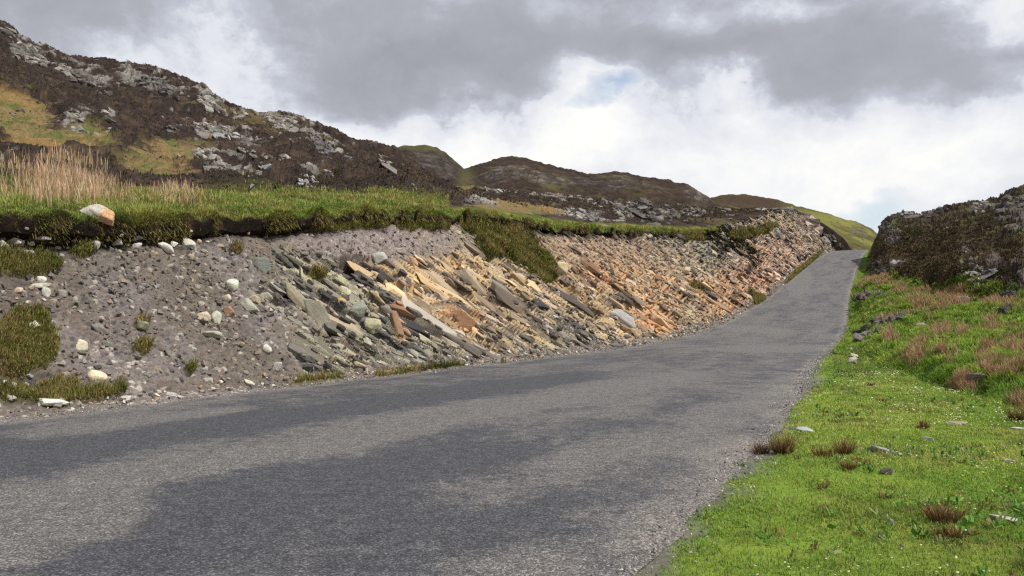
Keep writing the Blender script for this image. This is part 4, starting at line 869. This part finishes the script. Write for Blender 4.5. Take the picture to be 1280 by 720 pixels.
NAMED = [
 (125, 267, 34, 17, (188, 180, 168), 24, 'white boulder with an orange stained end lodged in the grassy lip of the bank', 'boulder', .3, ((206, 152, 104), .5)),
 (15, 299, 17, 9, (196, 184, 176), 30, 'long pinkish stone leaning under the turf lip at the left end', 'stone', .4, None),
 (27, 302, 7, 9, (206, 200, 190), 0, 'small upright pale stone right of the long pinkish one under the turf', 'stone', .8, None),
 (37, 302, 9, 10, (222, 218, 208), 10, 'round white stone beside a flat grey one under the turf lip', 'stone', .9, None),
 (49, 297, 17, 5, (186, 178, 172), -4, 'flat grey stone tucked under the dark turf lip', 'stone', .3, None),
 (119, 306, 13, 12, (206, 200, 196), 0, 'rounded pale boulder just right of the small moss clump under the turf', 'boulder', .9, None),
 (145, 300, 11, 11, (214, 206, 196), -10, 'squarish whitish block under the turf left of the slaty block', 'stone', .3, None),
 (167, 298, 17, 8, (84, 86, 94), -6, 'dark slaty block tucked under the turf', 'stone', .1, None),
 (170, 308, 9, 9, (196, 186, 182), 0, 'round pale stone below the dark slaty block', 'stone', .9, None),
 (209, 311, 21, 12, (226, 222, 212), 42, 'large white oblong boulder lying tilted under the turf', 'boulder', .7, None),
 (235, 307, 19, 12, (196, 192, 178), 30, 'pale flat slab right of the white oblong boulder', 'slab', .1, None),
 (52, 350, 12, 9, (216, 212, 204), 0, 'white rounded stone above a flat stone by the green clump', 'stone', .8, None),
 (48, 357, 22, 5, (196, 194, 170), -4, 'long flat greenish stone in the little pile by the green clump', 'stone', .5, None),
 (57, 366, 10, 12, (222, 220, 212), 0, 'white round stone at the bottom of the little pile', 'stone', .9, None),
 (23, 363, 9, 7, (212, 184, 162), 0, 'small pinkish round pebble left of the little pile of stones', 'stone', .9, None),
 (290, 357, 16, 18, (198, 200, 184), 0, 'big rounded pale boulder standing alone in the middle of the scree', 'boulder', .85, None),
 (284, 373, 8, 11, (204, 192, 172), 20, 'small upright cream stone just under the rounded pale boulder', 'stone', .5, None),
 (270, 398, 12, 20, (196, 196, 176), 8, 'tall oval pale stone standing upright on the scree', 'boulder', .8, None),
 (252, 397, 17, 11, (196, 178, 150), -10, 'tan stone left of the tall oval stone', 'stone', .5, None),
 (285, 390, 14, 15, (176, 134, 102), -25, 'rust brown stone right of the tall oval stone', 'stone', .5, None),
 (265, 418, 27, 8, (166, 164, 142), 6, 'flat greenish stone lying below the tall oval stone', 'stone', .6, None),
 (177, 406, 17, 12, (136, 136, 104), 20, 'mossy green stone on the open scree', 'stone', .7, None),
 (102, 432, 13, 17, (204, 196, 168), -20, 'pale yellow stone right of the big grass clump', 'stone', .8, None),
 (119, 472, 19, 17, (222, 204, 168), 25, 'cream rounded stone near the foot of the bank', 'boulder', .9, None),
 (64, 503, 30, 9, (222, 222, 208), 3, 'flat white stone lying in the grass beside the road', 'stone', .5, None),
 (43, 406, 10, 7, (228, 214, 208), 20, 'white stone poking out of the top of the big grass clump', 'stone', .6, None),
 (158, 498, 12, 6, (206, 202, 192), 0, 'pale stone on the road edge left of centre of the scree foot', 'stone', .4, None),
 (214, 493, 11, 7, (198, 194, 184), 10, 'pale chip of rock at the road edge below the scree', 'stone', .2, None),
 (313, 480, 16, 6, (196, 192, 166), 20, 'thin pale slab lying on the grit at the road edge', 'slab', .2, None),
 (333, 437, 12, 12, (196, 196, 184), 0, 'roundish grey stone below the green grey slab', 'stone', .7, None),
 (345, 459, 11, 13, (184, 184, 176), 15, 'upright grey stone near the foot of the bedrock', 'stone', .5, None),
 (123, 411, 18, 10, (132, 128, 122), 38, 'tilted grey slab on the scree right of the big grass clump', 'slab', .2, None),
 (310, 384, 21, 13, (170, 172, 150), 45, 'grey green block leaning at the left end of the bedrock', 'block', .2, None),
 (319, 375, 14, 11, (178, 162, 130), 45, 'brownish block leaning above the grey green block', 'block', .3, None),
 (334, 371, 14, 12, (176, 170, 146), 40, 'rounded buff block at the top left of the tilted slabs', 'block', .6, None),
 (325, 331, 22, 17, (120, 126, 116), 0, 'angular grey block with a straight front edge sticking out of the soil', 'block', .0, None),
 (377, 344, 5, 17, (196, 186, 150), -8, 'thin upright sliver of cream rock in the soil', 'stone', .2, None),
 (475, 322, 18, 14, (178, 180, 172), -30, 'light grey boulder perched above the bedding slabs', 'boulder', .4, None),
 (499, 314, 17, 8, (176, 172, 160), 0, 'grey capstone beside the light grey boulder', 'boulder', .4, None),
 (516, 327, 17, 10, (196, 152, 106), 40, 'orange block sliding down beneath the grey capstone', 'block', .2, None),
 (510, 353, 13, 14, (216, 182, 142), 0, 'squarish peach coloured block over a dark hollow', 'block', .1, None),
 (424, 350, 19, 9, (178, 176, 136), 32, 'yellowish wedge of rock below the dark hollow', 'block', .1, None),
 (430, 364, 18, 10, (196, 188, 152), 28, 'pale cream block under the yellowish wedge', 'block', .2, None),
 (428, 376, 9, 9, (206, 160, 96), 0, 'small orange stone under the pale cream block', 'stone', .6, None),
 (448, 389, 20, 13, (150, 154, 142), 42, 'blue grey block jammed between tilted slabs', 'block', .1, None),
 (466, 407, 22, 18, (176, 172, 132), 0, 'angular olive block in the middle of the bedrock', 'block', .0, None),
 (473, 372, 24, 8, (196, 172, 130), 50, 'long tan rib of rock standing on edge', 'slab', .2, None),
 (497, 408, 12, 44, (170, 126, 90), -12, 'upright rust orange rib of rock', 'slab', .3, None),
 (398, 392, 20, 46, (164, 158, 138), -42, 'large olive grey slab at the left of the bedrock', 'slab', .1, None),
 (372, 372, 15, 40, (172, 160, 130), -42, 'long narrow ochre slab above the olive grey one', 'slab', .1, None),
 (577, 400, 38, 20, (198, 148, 104), 28, 'broad orange slab in the middle of the cutting', 'slab', .05, None),
 (545, 352, 60, 17, (176, 154, 120), 45, 'great tan bedding slab above the orange slab', 'slab', .05, None),
 (590, 352, 56, 17, (164, 150, 124), 46, 'long buff bedding slab right of the great tan one', 'slab', .05, None),
 (702, 336, 15, 20, (216, 196, 152), -10, 'cream boulder on the brown soil right of the green gully', 'boulder', .6, None),
 (777, 396, 34, 18, (190, 188, 190), 25, 'pale grey slab above a dark hollow near the road', 'slab', .1, None),
 (858, 338, 9, 9, (206, 186, 150), 0, 'small cream stone high on the far brown bank', 'stone', .5, None),
 (824, 404, 30, 15, (204, 162, 112), 50, 'orange bedding slab close to the road bend', 'slab', .05, None),
 (1102, 565, 26, 9, (150, 148, 142), 0, 'grey flat topped stone in the verge grass right of the rush tufts', 'stone', .5, None),
 (1161, 550, 12, 6, (176, 172, 168), 0, 'small grey stone with a dark side in the upper verge', 'stone', .3, None),
 (1008, 539, 14, 4, (170, 178, 180), 0, 'thin bluish stone flat in the grass near the road edge', 'stone', .3, None),
 (1108, 591, 13, 9, (92, 84, 78), 0, 'dark lump of stone in the verge below the grey flat topped one', 'stone', .3, None),
 (1257, 650, 24, 9, (176, 166, 148), 2, 'flat pale stone set in the verge at the right edge', 'stone', .4, None),
 (1196, 530, 22, 6, (168, 152, 128), 0, 'wide flat buff stone level with the grass in the upper verge', 'stone', .5, None),
 (1262, 577, 16, 5, (164, 154, 138), 8, 'small flat stone by the bare patch at the right edge', 'stone', .4, None),
 (1272, 537, 16, 6, (176, 170, 158), 0, 'flat grey stone under the rushes at the right edge', 'stone', .4, None),
 (1208, 666, 15, 7, (190, 176, 160), 0, 'buff stone beside the lower big rush tuft', 'stone', .4, None),
 (1081, 645, 10, 4, (70, 66, 64), 0, 'small black stone alone in the lower verge', 'stone', .4, None),
 (1201, 376, 17, 11, (150, 148, 146), 0, 'grey boulder at the foot of the dark crag behind russet grass', 'boulder', .3, None),
 (1140, 415, 13, 7, (172, 170, 150), -10, 'pale flat boulder low on the green hillside', 'boulder', .5, None),
 (1150, 407, 9, 6, (150, 142, 136), 0, 'brownish stone just above the pale flat boulder on the hillside', 'stone', .4, None),
 (1254, 428, 6, 5, (226, 220, 214), 0, 'tiny white stone on the hillside at the right', 'stone', .5, None),
 (1219, 474, 22, 10, (140, 122, 124), -10, 'mauve grey rock among brown rushes beside the ditch', 'boulder', .3, None),
]
SPOT = []
for k, (x_, y_, w_, h_, rgb, rot, lab, nm, rd, pt) in enumerate(NAMED):
    big_ = nm == 'slab' and max(w_, h_) > 30
    stone(x_, y_, w_, h_, rgb, rot, lab, nm, rd, patch=pt, embed=.3 if big_ else .12, cat={'slab': 'rock slab', 'block': 'rock'}.get(nm, nm), deep=.28 if big_ else .8)
    SPOT.append((x_, y_))
def free(x, y, r): return all((x-a)**2+(y-b)**2 > r*r for a, b in SPOT)
REF = {(125, 267): 'orange stained boulder in the turf', (15, 299): 'long pinkish stone', (37, 302): 'round white stone under the turf', (119, 306): 'pale boulder by the moss clump', (145, 300): 'squarish whitish block',
 (167, 298): 'dark slaty block', (209, 311): 'white oblong boulder', (235, 307): 'pale flat slab under the turf', (290, 357): 'big rounded pale boulder', (270, 398): 'tall oval pale stone', (252, 397): 'tan stone', (285, 390): 'rust brown stone',
 (265, 418): 'flat greenish stone', (177, 406): 'mossy green stone', (102, 432): 'pale yellow stone', (119, 472): 'cream rounded stone', (64, 503): 'flat white roadside stone', (43, 406): 'white stone in the grass clump', (158, 498): 'pale road edge stone',
 (214, 493): 'pale chip below the scree', (313, 480): 'thin pale road edge slab', (333, 437): 'roundish grey stone', (345, 459): 'upright grey foot stone', (123, 411): 'tilted grey scree slab', (325, 331): 'angular grey block in the soil', (57, 366): 'little pile of white stones',
 (23, 363): 'small pinkish round pebble', (497, 408): 'rust orange upright rib', (577, 400): 'broad orange slab', (702, 336): 'cream boulder by the green gully', (777, 396): 'pale grey slab near the road', (824, 404): 'orange slab at the bend', (466, 407): 'angular olive block',
 (1102, 565): 'grey flat topped stone', (1161, 550): 'small grey dark sided stone', (1257, 650): 'flat pale stone at the edge', (1196, 530): 'wide flat buff stone', (1262, 577): 'small flat stone by the bare patch', (1208, 666): 'buff stone by the rushes', (1008, 539): 'thin bluish stone', (1081, 645): 'small black stone'}
USED = set()
def scatter(n, gen, smin, smax, cols, where, group, seed, rd=(.2, .9)):
    r = random.Random(seed); k = 0; tries = 0
    while k < n and tries < n*40:
        tries += 1; x, y = gen(r)
        if not free(x, y, 8): continue
        w = smin+(smax-smin)*r.random()**2; h = w*r.uniform(.5, 1.0); cn, c = r.choice(cols); f = r.uniform(.92, 1.06)
        ref = min(REF, key=lambda q_: (q_[0]-x)**2+((q_[1]-y)*1.5)**2); dx, dy = x-ref[0], y-ref[1]
        if abs(dx) > 2.2*abs(dy): wd = 'left of' if dx < 0 else 'right of'
        elif abs(dy) > 2.2*abs(dx): wd = 'above' if dy < 0 else 'below'
        else: wd = ('above' if dy < 0 else 'below')+(' and left of' if dx < 0 else ' and right of')
        far_ = '' if math.hypot(dx, dy) > 34 else 'close '
        lab = cn+' stone '+where+', '+far_+wd+' the '+REF[ref]
        if lab in USED or len(lab.split()) > 16: continue
        if stone(x, y, w, h, tuple(min(255, v*f) for v in c), r.uniform(-10, 45), lab, 'stone', r.uniform(*rd), group, .15, cat='stone'): k += 1; SPOT.append((x, y)); USED.add(lab)
G_ = [('small mid grey', (138, 133, 127)), ('small dark grey', (98, 95, 94)), ('small whitish', (176, 170, 158)), ('small tan', (158, 138, 112)), ('small greenish', (134, 136, 118))]
W_ = [('small white', (214, 208, 198)), ('small grey', (160, 156, 152)), ('small tan', (196, 172, 140)), ('small dark', (112, 108, 108))]
scatter(46, lambda r: (r.uniform(0, 345), r.gauss(306, 7)), 4, 10, W_, 'under the turf', 'stones just under the turf lip', 5)
scatter(80, lambda r: (r.uniform(70, 330), r.uniform(330, 480)), 4, 10, G_, 'on the scree', 'small loose stones on the scree', 6)
scatter(46, lambda r: (lambda x: (x, I(x, [(60, 508), (217, 496), (415, 470), (598, 450), (761, 433), (830, 420), (897, 404)])-r.uniform(0, 9)))(r.uniform(60, 890)), 4, 9, W_, 'at the foot', 'fallen stones at the foot of the cutting', 7)
scatter(14, lambda r: (r.uniform(0, 60), r.uniform(360, 380)), 4, 8, W_, 'between grass clumps', 'stones between the two grass clumps', 8)
scatter(8, lambda r: (r.uniform(0, 40), r.uniform(470, 500)), 5, 10, W_, 'under the grass clump', 'stones under the big grass clump', 9)
scatter(14, lambda r: (r.uniform(1090, 1275), r.uniform(500, 700)), 3, 8, G_, 'in the verge', 'little stones sunk in the verge', 10)

# broken outcrops: each a cluster of jointed blocks
def outcrop(cx, cy, w, h, n, rgb, label, rot=20, size=.3, dark=.5, name='rock_outcrop', cat='rock outcrop', flat=.8, lift=0., seed=0):
    r = np.random.default_rng(int(cx*3+cy)+seed); pos = []; nrm = []; ds_ = []
    n = int(n*1.5)
    for _ in range(n):
        a = r.uniform(0, 6.283); q_ = math.sqrt(r.random()); dx = math.cos(a)*q_*w/2; dy = math.sin(a)*q_*h/2; b_ = math.radians(rot)
        hh = hit(cx+dx*math.cos(b_)-dy*math.sin(b_), cy+dx*math.sin(b_)+dy*math.cos(b_))
        if hh: pos.append(hh[0][:]); nrm.append(hh[1][:]); ds_.append(hh[2])
    if len(pos) < 3: return
    pos = np.array(pos); nrm = np.array(nrm); ds_ = np.array(ds_); md = np.median(ds_); k = np.abs(ds_-md) < .35*md; pos, nrm, ds_ = pos[k], nrm[k], ds_[k]; m = len(pos)
    mpp = ds_/F; L = min(w, h*2.2)*size*(.35+.85*r.random(m)**1.6)*mpp
    sz = np.stack([L*r.uniform(.8, 1.4, m), L*r.uniform(.6, 1.1, m), L*flat*r.uniform(.5, 1.1, m)], -1)*.5
    pos = pos+nrm*L[:, None]*lift; e = np.stack([r.normal(0, .35, m), math.radians(rot*.6+8)+r.normal(0, .3, m), r.normal(0, .5, m)], -1)
    c = C(*rgb)[None]*r.uniform(.6, 1.3, (m, 1)); c = np.where(r.random((m, 1)) < .15, c*.5, c)
    org = pos.mean(0); an = nrm.mean(0); an /= np.linalg.norm(an)
    # the buried body the blocks break out of
    cen = pos-org; uu, ss, vt = np.linalg.svd(cen, full_matrices=False); s2 = np.maximum(ss/math.sqrt(m)*2.4, L.mean()*.8)
    core = (org-vt[2]*np.sign(vt[2]@an)*max(s2[2], L.mean()*.4)*1.05)[None]; cb_ = np.stack([vt[0], vt[1], vt[2]], -1)[None]
    pos = np.concatenate([pos, core]); nrm = np.concatenate([nrm, nrm[:1]*0]); B_o = np.concatenate([rotm(e), cb_]); sz = np.concatenate([sz, [[s2[0], s2[1], max(s2[2], L.mean()*.4)]]]); c = np.concatenate([c, c.mean(0)[None]*.8])
    v, f, cc = chunks(pos-nrm*(sz[:, 2:3]*.1), B_o, sz, c, ANG)
    tag(build(name, v, f, np.clip(cc, 0, .7), M_crag, origin=org), label, cat)
M_crag = mat_attr('crag_rock', .9, 2.5, .4, .9, 3, spec=.15)
LG = (152, 147, 139); DG = (118, 113, 107)
OC = [(40, 70, 50, 18, 40, LG, 'lichen grey crag near the top left of the near hill', 25), (10, 42, 18, 14, 12, DG, 'dark rocky tooth on the ridge at the left edge', 40),
 (75, 84, 30, 10, 20, LG, 'grey rocks just right of and below the top left crag', 25), (100, 97, 46, 14, 30, DG, 'broken grey crag in the hill second from the top left', 20), (182, 103, 24, 8, 12, DG, 'small outcrop under the ridge above the broken hill crags', 20),
 (205, 112, 40, 14, 24, DG, 'outcrop with dark cracks along the upper slope', 35), (262, 129, 34, 16, 26, LG, 'smooth grey crag bulging from the ridge', 40), (298, 141, 22, 7, 12, LG, 'low grey rocks on the ridge in the dip', 5),
 (350, 152, 44, 12, 26, LG, 'flat pale crag on the ridge right of the dip', 15), (400, 178, 34, 12, 22, DG, 'grey ledges below the flat pale ridge crag', 25), (407, 186, 20, 14, 10, (110, 108, 112), 'dark jointed block with a shadowed face on the right slope', 30),
 (95, 146, 26, 14, 18, LG, 'small crag right of the upper grassy patch', 10), (100, 163, 22, 8, 14, LG, 'low rocks below the small crag by the upper grassy patch', 10), (136, 143, 26, 14, 14, LG, 'striped slanting slabs in the heather', 35),
 (21, 142, 12, 9, 6, DG, 'lone round boulder on the upper grassy patch', 0), (132, 116, 20, 6, 8, DG, 'thin line of rock high in the heather', 5), (218, 160, 18, 8, 9, DG, 'small rocks above the lower grassy patch', 0),
 (255, 160, 26, 14, 18, LG, 'upper left shoulder of the big pale boulder field', 20), (282, 168, 30, 16, 16, (176, 174, 172), 'big smooth pale slab atop the boulder field', 25), (308, 188, 34, 10, 16, LG, 'row of pale blocks stepping down the boulder field', 30),
 (331, 203, 20, 17, 10, (178, 176, 174), 'large pale boulder at the right of the boulder field', 20), (262, 198, 34, 20, 24, LG, 'loose pale boulders at the left of the boulder field', 30), (292, 212, 40, 14, 26, LG, 'pale blocks across the bottom of the boulder field', 10), (318, 217, 14, 16, 9, LG, 'upright pale blocks at the bottom right of the boulder field', 60),
 (385, 226, 26, 18, 16, (184, 182, 180), 'white slanting slabs standing at the foot of the hill', 40), (358, 199, 16, 7, 7, LG, 'small pale slab right of the boulder field', 25), (410, 215, 16, 8, 8, LG, 'pair of thin pale slabs beyond the white slanting ones', 35), (435, 200, 12, 6, 6, DG, 'small grey rock on the far right slope', 20),
 (480, 199, 18, 8, 9, LG, 'thin slanting pale rocks near the knoll', 40), (488, 218, 16, 12, 10, DG, 'grey rock low on the slope before the knoll', 30), (517, 235, 11, 9, 4, LG, 'single pale boulder on the moor below the knoll', 0),
 (619, 239, 28, 11, 8, (168, 164, 162), 'large rounded pale boulder on the moor', 0), (588, 252, 26, 6, 10, LG, 'low pale slab in the moor above the bank lip', 5), (613, 256, 14, 6, 6, LG, 'small pale rocks beside the low pale slab', 0), (667, 243, 18, 5, 7, LG, 'low rocks on the moor right of the rounded boulder', 0),
 (706, 246, 24, 6, 9, LG, 'pale rocks scattered below the long hill', 10), (739, 246, 8, 6, 4, LG, 'single rock in front of the long hill', 0), (759, 256, 16, 11, 8, LG, 'rounded grey outcrop before the jagged crags', 0), (728, 270, 52, 13, 34, LG, 'long broken pale outcrop just above the bank lip', 15),
 (780, 268, 26, 14, 16, LG, 'grey crag right of the long broken outcrop', 30), (806, 264, 46, 20, 30, DG, 'wide ribbed grey crag above the bank', 15), (838, 268, 30, 14, 18, DG, 'ribbed grey crag next to the wide one', 35), (868, 264, 20, 8, 10, DG, 'low rocks right of the ribbed crags', 0), (905, 262, 26, 8, 12, DG, 'grey rocks in the moor under the green hill', 0),
 (955, 260, 20, 8, 12, LG, 'pale rocks at the left of the rocky hump top', -10), (985, 259, 34, 8, 18, LG, 'pale rocks along the top of the rocky hump', 8), (965, 290, 26, 16, 18, LG, 'jointed pale rocks in the front of the rocky hump', 45), (1010, 285, 34, 24, 30, (176, 158, 148), 'pinkish broken rocks on the flank of the hump', 50), (1036, 299, 16, 14, 14, LG, 'pale rock ribs where the hump meets the road', 55), (1052, 307, 8, 6, 8, DG, 'dark rocks at the crest of the road on the left', 30),
 (895, 300, 26, 12, 14, DG, 'dark rocks in heather over the orange face', 20), (930, 312, 20, 22, 16, LG, 'grey ribs beside the dark gully', 50),
 (1140, 268, 46, 7, 26, LG, 'light grey rock band along the top left of the right crag', -6), (1178, 262, 22, 8, 12, DG, 'grey rocks along the middle of the right crag top', -14), (1225, 260, 24, 14, 18, LG, 'pale rock knob near the right end of the crag top', -10), (1262, 258, 36, 20, 26, DG, 'big grey rock face at the right end of the crag top', -8),
 (1106, 283, 18, 12, 16, DG, 'rocks at the steep left shoulder of the right crag', -45), (1094, 306, 10, 22, 26, (112, 86, 78), 'reddish rock wall of the crag facing the road', 0), (1119, 328, 18, 10, 10, LG, 'pale rock low on the left of the right crag', 0), (1098, 336, 26, 12, 16, (96, 92, 94), 'dark rocks at the foot of the crag by the road', 0),
 (1211, 316, 10, 9, 5, LG, 'small pale rock in the middle of the crag heather', 0), (1206, 302, 10, 5, 5, LG, 'thin pale rock above the small one in the crag heather', 0), (1222, 339, 46, 11, 28, LG, 'light grey rock face on the lower heather knoll', 4), (1226, 350, 22, 6, 10, (180, 170, 170), 'pale pinkish ledge under the light grey face', -10), (1185, 285, 12, 4, 5, LG, 'thin pale ledge below the crag top', 0),
 (1262, 370, 26, 6, 10, (90, 88, 90), 'low dark rock at the foot of the lower heather knoll', 0),
 (1083, 373, 26, 9, 18, (112, 100, 98), 'dark mossy rubble beside the upper road edge', -30), (1096, 412, 30, 10, 20, (104, 100, 98), 'upper run of dark broken rocks beside the ditch', -28), (1120, 402, 18, 7, 10, (110, 106, 102), 'far end of the broken rocks above the ditch', -20), (1079, 424, 16, 11, 12, (128, 120, 116), 'dark rocks at the head of the ditch by the road', -10),
 (1066, 440, 12, 16, 14, (190, 184, 172), 'pale broken stones tipped at the road edge', 60), (1066, 452, 14, 7, 8, (206, 196, 176), 'cream slabs at the bottom of the tipped stones', 20), (1252, 431, 12, 6, 6, (60, 54, 50), 'dark peaty rock with a white stone on the hillside', 0), (1258, 392, 26, 7, 12, (84, 80, 74), 'dark rocks in the right hillside bank', 0)]
for k in OC: outcrop(*k[:7], rot=k[7], size=(.36 if k[4] > 12 else .55)*(1.5 if k[0] > 1050 and k[1] > 360 else 1), lift=.35 if k[0] > 1050 and k[1] > 360 else 0)

# rush tufts on the verge
def tuft(px, py, w, h, label, n=170, rgb=((150, 92, 68), (112, 78, 52), (176, 140, 96))):
    q_ = hit(px, py+h*.35)
    if not q_: return
    P, N_, dist = q_; mpp = dist/F; rx = w/2*mpp*.55; r = np.sqrt(R.random(n)); a = R.uniform(0, 6.283, n)
    Q = np.array(P)+np.stack([np.cos(a)*r*rx, np.sin(a)*r*rx*.8, 0*a-.01], -1); hh = h*mpp*R.uniform(.45, 1.15, n)
    out = np.stack([np.cos(a)*r, np.sin(a)*r, 1.3+0*a], -1); out /= np.linalg.norm(out, axis=1)[:, None]
    c = palc(n, [C(*k) for k in rgb], [.45, .3, .25]); lo = palc(n, [C(74, 84, 36), C(70, 54, 36)], [.5, .5])
    v, f, cc = blades(Q, hh, np.full(n, max(.0028, .75*mpp)), .25, lo, c, up=out)
    tag(build('rush_tuft', v, f, cc, M_dry, origin=np.array(P)), label, 'rush tuft')
for a_ in [(952, 560, 24, 20, 'low brown rush tuft overlapping the road edge'), (978, 556, 30, 30, 'taller dark rush tuft just right of the one at the road edge', 240), (1030, 564, 34, 18, 'wide brown rush tuft left of the grey flat topped stone'), (1056, 560, 22, 24, 'upright rush tuft joined to the right of the wide brown one'),
           (1061, 582, 18, 16, 'small dense rush tuft in front of the wide brown one'), (1079, 577, 22, 10, 'thin sparse rush tuft right of the small dense one', 60), (1179, 643, 38, 28, 'largest russet rush tuft in the lower right verge', 300), (1185, 666, 30, 22, 'dark rush tuft directly below the largest russet one', 220),
           (1154, 532, 14, 12, 'small russet rush tuft left of the wide flat buff stone'), (1105, 620, 22, 12, 'sparse dark rush tuft in the middle of the verge', 70), (1028, 606, 16, 16, 'faint thin rush tuft in the grass near the road', 40), (1088, 480, 14, 7, 'small brown tuft at the far end of the verge', 70), (1102, 500, 14, 8, 'brown tuft below the one at the far end of the verge', 80),
           (1070, 573, 14, 8, 'tiny rush tuft between the wide brown one and the grey stone', 50), (1182, 575, 20, 8, 'dull green rush tuft right of the grey flat topped stone', 60), (925, 580, 26, 8, 'bright green grass tuft creeping onto the asphalt', 160, ((120, 160, 52), (96, 136, 44), (140, 170, 70))), (1272, 520, 16, 20, 'brown rush tuft at the right edge beside the ditch', 160)]: tuft(*a_)
